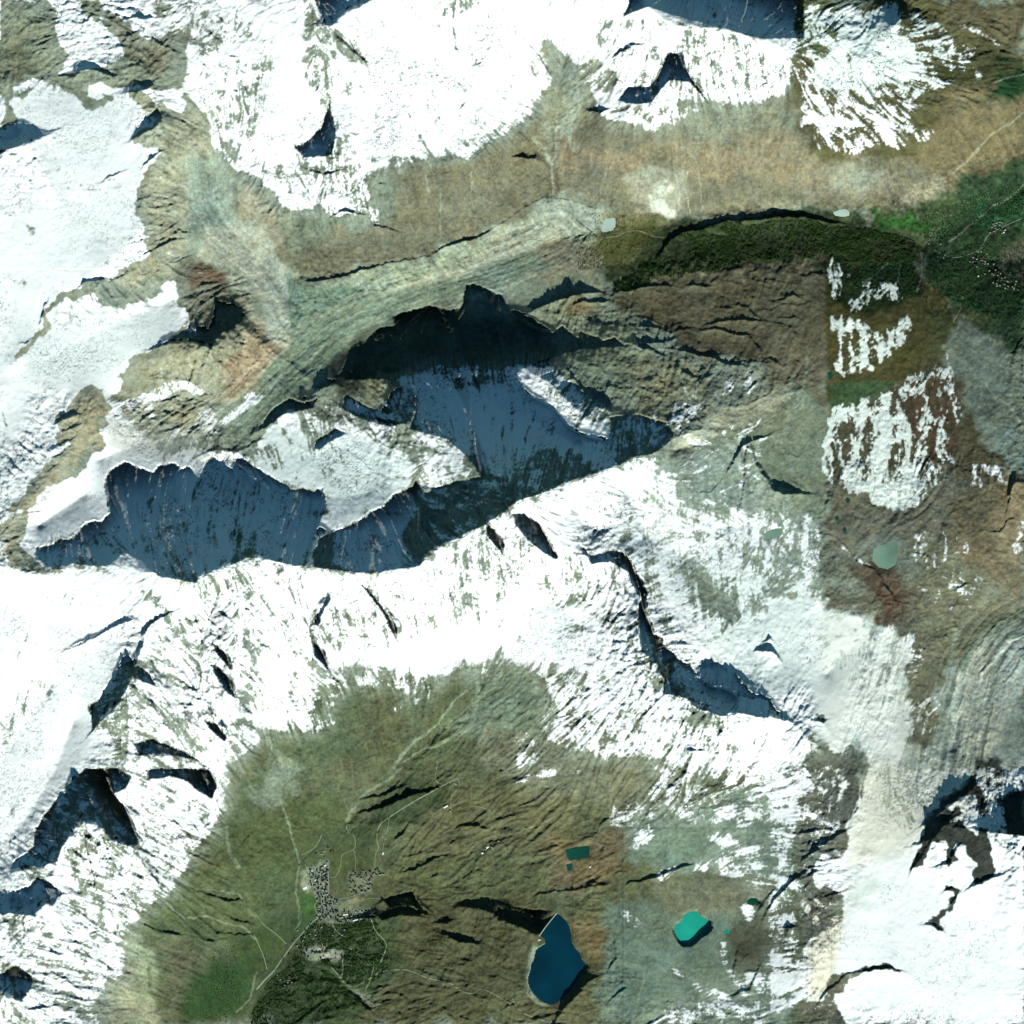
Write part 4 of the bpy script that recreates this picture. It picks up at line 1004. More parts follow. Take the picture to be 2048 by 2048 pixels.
 (T(2,2,'1060,1580 1600,1660 1932,1640 1932,1932 1300,1932 1100,1760'), 0.9, 8, 6, 0.9),
 (T(2,2,'120,1660 200,1780 230,1932 0,1932 0,1720'), 0.45, 6, 5, 0.95),
 (T(2,2,'700,1860 800,1820 760,1932 680,1932'), 0.45, 5, 4, 0.9),
 # bare moraine and striped ground on the eastern glacier
 (T(2,1,'1060,1500 1180,1430 1380,1330 1932,1100 1932,1932 1000,1932 1100,1800 1170,1640'), 0.12, 10, 6, 0.9),
 (T(2,1,'900,1932 1060,1700 1180,1650 1240,1800 1100,1932'), 0.66, 5, 5, 0.9),
 (T(2,2,'1150,0 1932,0 1932,640 1820,640 1740,640 1860,960 1700,800 1620,620 1450,460 1300,300 1150,250'), 0.72, 14, 6, 0.85),
 (T(2,2,'1500,0 1932,0 1932,500 1700,400'), 0.5, 10, 6, 0.9),
 (T(2,2,'950,-300 1200,-200 1250,300 1400,700 1650,900 1700,1200 1300,1100 1100,800 1000,400'), 0.9, 20, 6, 0.75),
 (T(2,2,'1800,640 1932,620 1932,720 1800,720'), 0.3, 5),
 (T(3,2,'0,0 300,0 390,120 400,540 390,700 0,560'), 0.42, 4, 3, 0.95),
 (T(3,2,'0,640 390,660 390,740 350,820 350,1200 400,1280 420,1700 0,1800'), 1.0, 3, 2, 0.5),
 (T(3,2,'400,740 640,730 880,1000 1060,900 1080,980 1050,1150 1000,1380 900,1500 900,1932 760,1932 660,1860 500,1800 480,1400 400,1220'), 0.78, 10, 5, 0.7),
 (T(3,2,'360,1200 600,1200 680,1500 640,1750 480,1850 400,1700'), 1.0, 8, 5, 0.4),
 (T(3,2,'340,1500 430,1540 430,1620 350,1570'), 0.1, 2, 3),
 (T(3,2,'250,1680 330,1640 350,1720 290,1730'), 0.25, 3, 3),
 (T(3,2,'480,1860 600,1800 660,1680 760,1880 780,1932 560,1932'), 0.12, 3, 4),
 (T(3,2,'680,1480 900,1420 1080,1400 1100,1560 1050,1700 1000,1932 780,1932 720,1780'), 0.92, 8, 5, 0.5),
 # high snow in the south east
 (T(3,3,'0,0 340,0 340,160 240,340 250,400 0,420'), 0.85, 5, 4, 0.95),
 (T(3,3,'0,420 250,400 240,620 0,900'), 0.38, 8, 5, 0.95),
 (T(2,3,'1500,0 1932,0 1932,200 1700,200 1500,120 1380,0'), 0.8, 8, 5, 0.95),
 (T(2,3,'1050,0 1500,0 1700,200 1932,200 1932,420 1700,440 1500,400 1300,420 1100,300 960,240 1080,120'), 0.42, 9, 5, 0.95),
 (T(2,3,'720,280 1080,260 1110,440 1060,600 900,620 720,440'), 0.36, 6, 5, 0.95),
 (T(2,3,'1440,520 1600,480 1720,580 1600,600'), 0.62, 4, 4, 0.9),
 (T(2,3,'1550,640 1932,560 1932,900 1780,940 1560,820 1340,780 1300,720 1400,720'), 0.4, 6, 5, 0.95),
 (T(2,3,'1080,780 1340,700 1380,760 1200,840 1100,880'), 0.32, 4, 4, 0.95),
 (T(2,3,'800,1060 900,1040 1200,1150 1000,1220 820,1140'), 0.26, 6, 5, 0.95),
 (T(2,3,'1080,1370 1120,1400 1280,1560 1420,1630 1600,1700 1700,1740 1932,1760 1932,1932 1750,1932 1560,1780 1340,1640 1180,1520'), 0.55, 3, 4, 0.9),
 (T(2,3,'1060,1860 1300,1780 1560,1760 1932,1932 780,1932'), 0.48, 6, 5, 0.95),
 (T(2,3,'1620,1560 1932,1480 1932,1760 1720,1720'), 0.42, 6, 5, 0.95),
 (T(2,3,'1720,1010 1840,1010 1860,1120 1780,1160'), 0.5, 4, 4, 0.9),
 (T(2,3,'1450,1500 1560,1490 1540,1560'), 0.4, 4, 4, 0.9),
 (T(2,3,'1580,1300 1640,1280 1620,1440 1700,1560 1640,1580 1560,1440'), 0.4, 3, 3, 0.9),
 (T(2,3,'0,90 100,80 100,120 20,120'), 0.55, 3, 3, 0.9),
 (T(2,3,'60,50 220,10 340,10 330,70 200,70'), 0.5, 3, 3, 0.9),
 (T(2,3,'400,20 520,0 560,40 450,60'), 0.5, 3, 3, 0.9),
 (T(3,3,'0,900 220,700 230,1000 200,1200 250,1400 0,1500'), 0.4, 6, 4, 0.95),
 (T(3,3,'60,1400 300,1480 300,1720 0,1860 0,1600'), 0.85, 4, 3, 0.9),
 (T(3,3,'340,0 600,0 600,160 560,300 460,360 380,220 340,160'), 0.42, 3, 3, 0.95),
 (T(3,3,'760,0 1930,0 1932,1932 590,1932 530,1850 440,1700 420,1740 270,1760 300,1560 250,1500 270,1300 460,1180 560,1160 550,980 480,920 330,900 320,760 400,640 560,690 610,560 560,430 680,240'), 1.0, 3, 4, 0.45),
 (T(3,3,'770,0 1300,0 1280,200 1160,340 1050,500 1000,420 880,360 680,200'), 0.62, 8, 6, 0.75),
 (T(3,3,'1180,340 1280,300 1270,240 1420,120 1560,30 1620,160 1600,220 1440,200 1320,300 1420,300 1450,340 1330,390 1440,380 1480,450 1560,520 1580,430 1640,480 1680,620 1660,640 1720,800 1560,880 1520,880 1560,700 1500,620 1480,560 1400,580 1380,620 1440,680 1340,740 1310,680 1340,600 1320,520 1220,540 1180,660 1130,740 1060,790 1100,650 1160,540'), 0.06, 2, 4, 0.4),
 (T(3,3,'1560,180 1660,180 1680,240 1600,400 1570,330'), 0.3, 3, 3, 0.8),
 (T(3,3,'1640,0 1932,0 1932,300 1780,360 1640,330'), 0.6, 6, 5, 0.8),
 (T(3,3,'1780,200 1932,150 1932,500 1790,480'), 0.02, 2, 4, 0.4),
 (T(3,3,'1330,880 1420,900 1450,920 1400,1030 1330,1000 1420,960 1340,920'), 0.05, 1.5, 3, 0.4),
 (T(3,3,'1180,1150 1260,1090 1390,1010 1400,1030 1290,1130 1310,1230 1240,1180'), 0.05, 1.5, 3, 0.4),
 (T(3,3,'430,1620 450,1540 570,1550 700,1500 890,1470 1000,1520 880,1500 700,1540 580,1580 560,1660 470,1740 520,1800 580,1932 270,1932 270,1790 400,1750 440,1680'), 0.15, 2, 3, 0.7),
 (T(3,3,'260,1400 480,1270 480,1440 420,1680 300,1720'), 0.7, 8, 4, 0.5),
 # bare strip on the seam
 (T(3,3,'240,320 260,170 340,160 420,250 500,360 600,280 560,430 580,560 540,690 480,580 360,600 330,760 330,900 500,920 550,980 550,1160 480,1200 350,1190 230,1120 200,1250 270,1310 210,1200 220,1000 220,800 250,650 230,540'), 0.2, 3, 3, 0.95),
 # lit and shaded parts of the central massif
 (T(1,1,'0,1400 140,1250 240,1180 300,1180 380,1300 420,1400 400,1460 560,1330 640,1240 720,1230 1000,1500 1210,1580 1180,1720 1100,1780 900,1932 530,1932 540,1800 300,1770 200,1700 0,1600'), 0.93, 5, 5, 0.7),
 (T(1,1,'0,1420 120,1420 260,1580 150,1640 20,1560'), 0.5, 6, 5, 0.9),
 (T(1,1,'330,1180 640,1100 760,1240 620,1320 440,1330 440,1440 380,1300'), 0.35, 6, 5, 0.95),
 (T(1,1,'800,1240 1080,1270 1080,1400 1180,1560 1000,1480 860,1350'), 0.62, 5, 5, 0.95),
 (T(1,1,'1150,1370 1260,1340 1440,1390 1560,1480 1660,1640 1480,1700 1280,1780 1210,1640 1240,1500 1160,1440'), 0.66, 5, 5, 0.95),
 (T(1,1,'960,1100 1090,1030 1080,1140 1020,1190'), 0.75, 3, 3, 0.9),
 (T(1,1,'870,930 1000,960 1020,1020 940,1000'), 0.5, 3, 3, 0.9),
 (T(1,1,'680,1050 800,1120 1010,1190 1090,1140 1100,1030 1190,1060 1200,1180 1100,1260 900,1230 700,1150'), 0.75, 4, 4, 0.8),
 (T(1,1,'1060,960 1340,860 1600,980 1932,880 1932,1700 1700,1650 1660,1560 1460,1400 1300,1330 1200,1290 1220,1080'), 0.98, 8, 6, 0.7),
 (T(1,1,'1300,820 1932,820 1932,960 1640,1010 1400,930'), 0.42, 6, 6, 0.95),
 (T(1,1,'1200,1780 1480,1700 1720,1660 1932,1700 1932,1932 1300,1932'), 0.32, 6, 6, 0.95),
 (T(1,1,'0,1620 280,1780 520,1760 540,1932 0,1932'), 0.95, 5, 4, 0.6),
 (T(1,1,'880,1932 1100,1770 1200,1800 1250,1932'), 0.95, 4, 3, 0.4),
 (T(2,1,'0,850 150,800 300,830 440,950 560,1060 700,1130 740,1280 880,1480 780,1560 640,1590 450,1620 200,1740 0,1800'), 0.86, 6, 5, 0.8),
 (T(2,1,'0,1700 180,1480 430,1460 700,1560 640,1600 300,1720 0,1880'), 0.4, 6, 5, 0.95),
 (T(2,1,'430,1080 560,1080 740,1150 740,1300 600,1230'), 0.35, 4, 4, 0.95),
 (T(2,1,'750,1200 950,1190 1180,1260 1230,1380 880,1510 780,1440'), 0.45, 5, 5, 0.95),
 (T(2,1,'1100,1150 1280,1060 1400,1000 1480,1180 1380,1230 1340,1380 1240,1360 1180,1260 1000,1230'), 0.36, 8, 5, 0.95),
 (T(2,1,'1520,1080 1640,900 1780,820 1860,900 1800,1080 1600,1100'), 0.42, 6, 5, 0.95),
 (T(0,2,'820,0 1250,0 1230,60 1380,0 1932,0 1932,280 1700,370 1480,480 1200,440 1080,330 950,220 800,100 640,80 520,200 420,200 300,250 270,330 370,410 560,400 800,400 640,280'), 0.85, 5, 5, 0.75),
 (T(0,2,'680,280 830,280 820,340 750,370'), 0.95, 2, 2, 0.4),
 (T(0,2,'800,400 870,330 960,320 1060,400 1080,440 950,440'), 0.95, 2, 2, 0.4),
 (T(0,2,'1220,80 1300,0 1400,0 1330,70 1270,100'), 0.95, 2, 2, 0.4),
 (T(1,2,'0,0 500,0 420,400 300,400 150,380 0,290'), 0.92, 5, 5, 0.65),
 (T(1,2,'510,0 870,0 750,70 620,140 480,200 440,390 400,370 440,180'), 0.9, 3, 3, 0.6),
 (T(1,2,'620,140 860,0 1250,0 1100,200 1240,420 1000,440 880,450 640,420 560,380'), 0.92, 6, 5, 0.65),
 (T(1,2,'1230,60 1560,0 1740,60 1560,170 1350,260 1240,240'), 0.3, 5, 5, 0.9),
]
SNOW += [
 (F('400,1110 600,1150 750,1160 860,1110 980,1020 1010,1080 900,1180 700,1220 520,1240 420,1200'), 0.8, 10, 6, 1.05),
 (F('290,1130 420,1180 430,1350 380,1450 260,1480 270,1300'), 0.72, 8, 6, 1.0), (F('430,1200 490,1190 500,1330 450,1440 410,1380'), 0.7, 8, 6, 1.0),
 (F('370,10 470,30 520,120 470,300 430,310 380,180'), 0.74, 10, 6, 1.05), (F('720,60 1000,20 1040,160 960,240 760,300 700,200'), 1.0, 14, 6, 0.7),
 (F('1130,40 1300,50 1480,90 1480,180 1360,200 1160,150'), 0.8, 10, 6, 1.05), (F('1050,1030 1180,1080 1200,1180 1120,1240 1000,1180'), 0.88, 12, 6, 1.0),
 (F('140,1560 250,1560 380,1570 330,1680 250,1740 120,1760'), 0.7, 8, 6, 1.05), (F('60,1780 240,1740 220,1860 80,1920'), 0.74, 10, 6, 1.05),
]
SNOW.append((S('330,905 420,900 480,905 540,940 580,985 540,1040 300,1040'), 0.9, 6, 5, 0.7))
for s in SNOW: snow(*s)
belt = blur(cov, 14); belt = sst(0.03, 0.3, belt) * (1 - 0.4 * sst(0.5, 0.9, belt))
belt = (belt * 0.5 * sst(1600, 1540, X) * np.clip(0.8 + 0.5 * n2 + 0.3 * STREAK, 0, 1.2))[..., None]
C = C * (1 - belt) + lin((146, 150, 136)) * (1 + 0.14 * n3 + 0.1 * STREAK)[..., None] * belt
pn = 0.55 * fbm(17, 4, 201, X + 4 * WX, Y + 4 * WY) + 0.42 * STREAK * 0.6 + 0.28 * GULLY * 0.6 + 0.3 * fbm(4.2, 2, 211)
pn = pn / pn.std()
pv = fbm(19, 4, 261, X + 6 * WX, (Y + 6 * WY) * 0.42, gain=0.55, ridged=True) + 0.25 * STREAK * 0.5 + 0.25 * fbm(5, 2, 263); pv = (pv - pv.mean()) / pv.std()
sl, m = pmask(F('1550,470 1960,470 1960,1150 1550,1000'), 5, 10); pn[sl] = pn[sl] * (1 - m) + pv[sl] * m
gy_, gx_ = np.gradient(H); SLOPE = np.hypot(gx_, gy_) / (STEP * M)
ln = 1 - np.abs(vn(X / 11 + 1.5 * WX, Y / 11 + 1.5 * WY, 221) + 0.45 * vn(X / 4.5, Y / 4.5, 222))
val = (cov - 0.5) * 2 + amp * pn * 0.62 - 0.6 * sst(1.15, 2.2, SLOPE) - 0.5 * RG * sst(0.88, 1.0, ln) - 1.0 * np.clip(RG * 1.7, 0, 1) * sst(1.1, 2.1, STREAK) * sst(-0.1, 0.7, fbm(55, 3, 245)) - 0.8 * np.clip(RG * 1.7, 0, 1) * sst(0.8, 1.3, fbm(12, 3, 247)) * sst(0.0, 0.6, fbm(90, 2, 249))
val += 0.5 * np.clip(FB, -1.6, 1.6) * sst(1.0, 0.7, cov) * sst(0.1, 0.3, cov)
SN = sst(-0.3, 0.42, val)
# creased and crevassed ice: fine darker lines across the flow
CREV = []
for pts, a in (
    (T(0,0,'0,1200 200,1150 350,1350 250,1600 0,1600'), .8), (T(0,0,'200,900 700,800 950,950 800,1200 350,1150'), .6), (T(0,0,'430,1380 560,1380 560,1750 430,1750'), .6),
    (T(0,1,'180,700 620,640 900,800 700,900 500,960 300,860'), .8), (T(0,1,'560,420 1100,380 1400,420 1350,560 900,560'), .35),
    (T(0,1,'880,1280 1200,1180 1560,1300 1550,1480 1200,1440 1150,1580 950,1420'), .9), (T(1,1,'300,1440 700,1300 950,1500 850,1850 560,1750'), .9),
    (T(0,2,'0,620 240,620 250,1000 0,1050'), .8), (T(0,2,'440,500 700,460 800,720 600,800 420,1000 360,980'), .8), (T(0,2,'100,1350 440,1260 380,1500 0,1800'), 1.0),
    (T(0,3,'0,0 400,0 200,400 0,450'), .8), (T(1,0,'0,450 300,480 250,900 0,850'), .5), (T(1,0,'880,330 1200,360 1180,500 900,500'), .8), (T(1,0,'880,760 1200,760 1200,1150 780,1150'), .8),
    (T(2,0,'520,480 780,500 780,680 520,700'), 1.0), (T(2,2,'60,850 560,850 900,950 850,1100 500,1150 200,1040 0,1080'), .8), (T(2,2,'1120,200 1700,200 1650,700 1200,700'), .6),
    (T(3,3,'820,0 1300,60 1200,330 880,330'), 1.0), (T(3,3,'1640,300 1800,330 1780,560 1650,500'), 1.0), (T(3,2,'1400,1100 1720,950 1600,1800 1400,1700'), .5),
    (T(1,2,'700,1050 1200,1050 1050,1200 700,1180'), .5), (T(0,2,'1300,1200 1560,1200 1500,1600 1250,1500'), .4)):
    CREV.append((pts, a))
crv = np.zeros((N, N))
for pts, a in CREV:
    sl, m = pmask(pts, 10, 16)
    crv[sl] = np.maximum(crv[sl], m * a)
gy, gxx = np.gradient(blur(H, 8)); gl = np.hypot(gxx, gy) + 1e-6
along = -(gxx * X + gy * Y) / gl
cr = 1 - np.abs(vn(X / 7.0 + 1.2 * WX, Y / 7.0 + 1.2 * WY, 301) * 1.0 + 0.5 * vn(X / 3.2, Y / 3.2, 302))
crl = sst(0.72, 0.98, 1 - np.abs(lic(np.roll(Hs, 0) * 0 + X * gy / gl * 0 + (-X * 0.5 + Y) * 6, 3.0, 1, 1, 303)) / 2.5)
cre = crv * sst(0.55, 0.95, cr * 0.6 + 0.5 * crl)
H -= cre * SN * 9

# colour of the snow: clean, old and dusty, darkened along creases and crevasses
SC = np.empty((N, N, 3)); SC[:] = (0.90, 0.86, 0.86)
for pts, rgb, s in (
    (F('0,600 350,560 350,640 220,740 60,720'), (226,226,224), 14), (F('200,790 420,800 400,870 200,850'), (206,202,194), 10),
    (F('1540,1140 1700,1180 1720,1420 1640,1600 1540,1500'), (232,228,220), 12), (F('1620,1430 1900,1430 1800,1560 1600,1640'), (232,224,208), 12),
    (F('1250,1050 1540,1100 1540,1300 1400,1300'), (232,234,230), 14), (F('480,800 780,840 780,960 600,990 480,880'), (226,230,228), 12),
    (F('1520,1700 1600,1700 1560,1880 1520,1880'), (222,210,188), 8), (F('1580,1640 1650,1640 1640,1720 1590,1720'), (222,222,216), 6),
    (F('1500,20 1780,20 1780,180 1540,180'), (226,232,226), 8), (F('1550,480 1790,480 1790,980 1540,980'), (232,234,226), 8),
    (F('1690,1230 1780,1280 1740,1420 1690,1400'), (206,204,194), 8),
    ):
    sl, m = pmask(pts, 12, s); m = (m * 0.9)[..., None]
    SC[sl] = SC[sl] * (1 - m) + lin(rgb) * m
lnf = 1 - np.abs(vn(X / 15 + 2.2 * WX, Y / 15 + 2.2 * WY, 231) + 0.5 * vn(X / 6 + WX, Y / 6, 232) + 0.25 * vn(X / 3, Y / 3, 233))
crease = sst(0.88, 1.0, lnf) * sst(-0.15, 0.6, fbm(85, 3, 241)) * (0.35 + 1.7 * np.clip(R, 0, 0.5)) + 0.8 * np.clip(RG * 1.6, 0, 1) * sst(1.0, 2.2, STREAK) * sst(-0.3, 0.6, fbm(60, 3, 243))
SC *= (1 + 0.03 * n2 + 0.02 * STREAK + 0.05 * np.clip(FB, -1.5, 1.5))[..., None]
SC *= (1 - np.clip(crease, 0, 0.8))[..., None]
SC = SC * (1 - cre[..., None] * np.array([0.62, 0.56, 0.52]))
ALB = C / EXPGAIN * (1 - SN[..., None]) + np.minimum(SC, 0.9) * SN[..., None]
ALB = np.clip(ALB, 0.008, 0.9)
H += SN * 2.0

# ------------------------------------------------------------------ materials
def mat_new(name):
    m = bpy.data.materials.new(name); m.use_nodes = True
    b = m.node_tree.nodes['Principled BSDF']
    b.inputs['Roughness'].default_value = 0.9; b.inputs['Specular IOR Level'].default_value = 0.08
    return m, m.node_tree, b

m_land, nt, b = mat_new('land_cover')
at = nt.nodes.new('ShaderNodeAttribute'); at.attribute_name = 'cover'
tc = nt.nodes.new('ShaderNodeTexCoord')
nz = nt.nodes.new('ShaderNodeTexNoise'); nz.inputs['Scale'].default_value = 0.045; nz.inputs['Detail'].default_value = 4
mr = nt.nodes.new('ShaderNodeMapRange'); mr.inputs[1].default_value = 0.3; mr.inputs[2].default_value = 0.7
mr.inputs[3].default_value = 0.84; mr.inputs[4].default_value = 1.16
mx = nt.nodes.new('ShaderNodeVectorMath'); mx.operation = 'MULTIPLY'
sn_at = nt.nodes.new('ShaderNodeAttribute'); sn_at.attribute_name = 'snow'
mixf = nt.nodes.new('ShaderNodeMix'); mixf.data_type = 'FLOAT'
mixf.inputs[3].default_value = 1.0
nt.links.new(tc.outputs['Object'], nz.inputs['Vector']); nt.links.new(nz.outputs['Fac'], mr.inputs[0])
nt.links.new(sn_at.outputs['Fac'], mixf.inputs[0]); nt.links.new(mr.outputs[0], mixf.inputs[2])
nt.links.new(at.outputs['Color'], mx.inputs[0]); nt.links.new(mixf.outputs[0], mx.inputs[1])
nt.links.new(mx.outputs[0], b.inputs['Base Color'])

def mat_plain(name, rgb, rough=0.85, var=0.25, scale=0.06, spec=0.2):
    m, nt, b = mat_new(name)
    b.inputs['Roughness'].default_value = rough; b.inputs['Specular IOR Level'].default_value = spec
    tc = nt.nodes.new('ShaderNodeTexCoord'); nz = nt.nodes.new('ShaderNodeTexNoise'); nz.inputs['Scale'].default_value = scale; nz.inputs['Detail'].default_value = 3
    cr = nt.nodes.new('ShaderNodeValToRGB')
    c = lin(rgb) / EXPGAIN
    cr.color_ramp.elements[0].position = 0.3; cr.color_ramp.elements[1].position = 0.7
    cr.color_ramp.elements[0].color = (*(c * (1 - var)), 1); cr.color_ramp.elements[1].color = (*(c * (1 + var)), 1)
    nt.links.new(tc.outputs['Object'], nz.inputs['Vector']); nt.links.new(nz.outputs['Fac'], cr.inputs[0]); nt.links.new(cr.outputs[0], b.inputs['Base Color'])
    return m

# ------------------------------------------------------------------ the land as sheets that meet edge to edge
wx = (X - 1024) * M; wy = (1024 - Y) * M; wz = H - ZREF
REG = np.zeros((N, N), int)
REGIONS = [
 ('terrain', 'bare rock, scree and brown pasture of the high mountain country'),
 ('ice_field', 'broad white ice field filling the upper left'),
 ('north_snowfield', 'white snow slopes along the top of the northern crest'),
 ('debris_glacier', 'grey green debris covered glacier curving down the long valley'),
 ('south_snowfield', 'sunlit snow wall and glaciers below the great ridge'),
 ('stripe_glacier', 'grey streaked glacier beside the straight seam'),
 ('high_snowfield', 'smooth white snow plateau in the lower right corner'),
 ('banded_glacier', 'grey glacier tongue with a dark central moraine band'),
 ('meadow', 'brown green alpine pasture round the village and reservoir'),
 ('valley_meadow', 'dark green valley floor with woods and hamlets'),
 ('shaded_basin', 'blue shaded snow basin and wall north of the great ridge'),
]
def region(k, pts):
    sl, m = pmask(pts, 6, 0, 2)
    if m is not None: REG[sl][m > 0.5] = k
region(1, S('-40,600 -40,260 100,280 240,260 300,300 285,400 285,500 200,545 90,640 30,740 -40,790'))
region(2, S('380,-40 1590,-40 1600,110 1590,160 1500,200 1330,215 1270,245 1190,190 1140,120 1070,110 1030,220 900,290 780,320 735,350 740,400 600,420 500,360 430,300 360,180'))
region(3, S('370,310 455,330 570,560 900,500 1090,400 1200,430 1130,560 950,590 760,620 680,740 500,850 425,850 560,690 560,600 480,540 380,510'))
region(10, S('70,1110 220,920 400,930 520,860 700,850 850,780 1020,740 1200,880 1330,880 1330,900 1040,1000 850,1120 740,1148 500,1115 390,1160 290,1140'))
region(4, S('-40,1120 280,1130 390,1165 500,1118 740,1150 850,1125 1040,1000 1330,895 1290,1080 1290,1290 1340,1380 1450,1440 1640,1450 1600,1600 1300,1510 1120,1420 1050,1320 880,1345 700,1320 560,1470 450,1580 290,1750 200,1920 190,2090 -40,2090'))
region(5, S('1330,890 1560,900 1640,980 1640,1440 1450,1430 1340,1370 1295,1290 1295,1080'))
region(6, S('1600,1600 1700,1560 2090,1560 2090,2090 1640,2090 1560,1900'))
region(7, S('1840,1400 1960,1250 2090,1220 2090,1500 1900,1560 1720,1560 1800,1500'))
region(8, S('200,2090 290,1760 450,1590 560,1480 700,1330 880,1350 1050,1330 1120,1430 1300,1520 1560,1600 1560,2090'))
region(9, S('1330,480 1500,400 1700,440 2090,300 2090,700 1900,640 1650,530 1400,560 1200,570'))

def attr_mesh(name, verts, faces, cover, snowv):
    me = bpy.data.meshes.new(name)
    me.vertices.add(len(verts)); me.vertices.foreach_set('co', verts.astype(np.float32).ravel())
    nf = len(faces)
    me.loops.add(nf * 4); me.loops.foreach_set('vertex_index', faces.astype(np.int32).ravel())
    me.polygons.add(nf); me.polygons.foreach_set('loop_start', np.arange(0, nf * 4, 4, dtype=np.int32))
    me.update(calc_edges=True)
    a = me.attributes.new('cover', 'FLOAT_COLOR', 'POINT')
    a.data.foreach_set('color', np.hstack([cover, np.ones((len(cover), 1))]).astype(np.float32).ravel())
    s = me.attributes.new('snow', 'FLOAT', 'POINT'); s.data.foreach_set('value', snowv.astype(np.float32))
    me.materials.append(m_land)
    return me

def put(name, me, label=None, kind=None, cat=None, group=None, parent=None):
    o = bpy.data.objects.new(name, me); col.objects.link(o)
    if label: o['label'] = label
    if kind: o['kind'] = kind
    if cat: o['category'] = cat
    if group: o['group'] = group
    if parent: o.parent = parent
    return o

idx = np.arange(N * N).reshape(N, N)
V = np.stack([wx, wy, wz], -1).reshape(-1, 3); VC = ALB.reshape(-1, 3); VS = SN.reshape(-1)
quads = np.stack([idx[1:, :-1], idx[1:, 1:], idx[:-1, 1:], idx[:-1, :-1]], -1).reshape(-1, 4)
qreg = REG[:-1, :-1].reshape(-1)
for k, (nm, lab) in enumerate(REGIONS):
    q = quads[qreg == k]
    if not len(q): continue
    u, inv = np.unique(q, return_inverse=True)
    put(nm, attr_mesh(nm, V[u], inv.reshape(-1, 4), VC[u], VS[u]), lab, 'structure')

# the same country going on beyond the picture
def outskirts():
    ext = 1900.0; st = 20.0
    ax = np.concatenate([np.arange(G0 - ext, G0, st), np.linspace(G0, G1, 106), np.arange(G1 + st, G1 + ext + st, st)])
    xx, yy = np.meshgrid(ax, ax)
    inner = (xx > G0 + 1) & (xx < G1 - 1) & (yy > G0 + 1) & (yy < G1 - 1)
    cx, cy = np.clip(xx, G0, G1), np.clip(yy, G0, G1)
    d = np.hypot(xx - cx, yy - cy)
    hh = sample(H, cx, cy); w = np.exp(-d / 700.0)
    nn = fbm(420, 7, 401, xx, yy, ridged=True)
    h2 = hh * w + (1 - w) * 2700 + np.minimum(d / 160, 1) * 520 * nn - np.where(d < 1, 3, 0)
    sn = sst(2780, 2900, h2 + 260 * fbm(160, 5, 411, xx, yy))
    g = lin((118, 110, 82)) / EXPGAIN * (1 + 0.28 * fbm(120, 6, 421, xx, yy))[..., None]
    cc = np.clip(g * (1 - sn[..., None]) + 0.84 * sn[..., None], 0.01, 0.9)
    ek = np.exp(-d / 220.0)[..., None]; jx, jy = cx + 60 * fbm(60, 4, 431, xx, yy) * (d > 0), cy + 60 * fbm(60, 4, 441, xx, yy) * (d > 0)
    edge = np.stack([sample(ALB[..., q], jx, jy) for q in range(3)], -1)
    cc = cc * (1 - ek) + edge * ek
    n = len(ax); ii = np.arange(n * n).reshape(n, n)
    q = np.stack([ii[1:, :-1], ii[1:, 1:], ii[:-1, 1:], ii[:-1, :-1]], -1).reshape(-1, 4)
    mx_, my_ = 0.5 * (ax[1:] + ax[:-1]), 0.5 * (ax[1:] + ax[:-1])
    MX, MY = np.meshgrid(mx_, my_)
    out = ~((MX > G0) & (MX < G1) & (MY > G0) & (MY < G1)).reshape(-1)
    q = q[out]
    v = np.stack([(xx - 1024) * M, (1024 - yy) * M, h2 - ZREF], -1).reshape(-1, 3)
    u, inv = np.unique(q, return_inverse=True)
    put('far_terrain', attr_mesh('far_terrain', v[u], inv.reshape(-1, 4), cc.reshape(-1, 3)[u], sn.reshape(-1)[u]), 'mountain country beyond the edges of the view', 'structure')
outskirts()

def ground_z(x, y): return sample(H, x, y) - ZREF
def to_world(x, y, z): return ((x - 1024) * M, (1024 - y) * M, z)

def mesh_py(name, verts, faces, mats):
    me = bpy.data.meshes.new(name); me.from_pydata([tuple(v) for v in verts], [], faces); me.update()
    for m in (mats if isinstance(mats, (list, tuple)) else [mats]): me.materials.append(m)
    return me

# ------------------------------------------------------------------ water
def mat_water(name, rgb, rough=0.25):
    m = mat_plain(name, rgb, rough, 0.28, 0.0022, 0.3)
    nt = m.node_tree; b = nt.nodes['Principled BSDF']
    bp = nt.nodes.new('ShaderNodeBump'); bp.inputs['Strength'].default_value = 0.15; bp.inputs['Distance'].default_value = 0.5
    nz = nt.nodes.new('ShaderNodeTexNoise'); nz.inputs['Scale'].default_value = 0.05
    tc = nt.nodes.new('ShaderNodeTexCoord'); nt.links.new(tc.outputs['Object'], nz.inputs['Vector'])
    nt.links.new(nz.outputs['Fac'], bp.inputs['Height']); nt.links.new(bp.outputs[0], b.inputs['Normal'])
    return m
WATER = {'deep': mat_water('deep_water', (8, 46, 62)), 'turq': mat_water('turquoise_water', (50, 150, 132)), 'green': mat_water('green_water', (24, 66, 54)),
         'pale': mat_water('pale_water', (184, 196, 186)), 'milk': mat_water('milky_water', (114, 138, 120))}
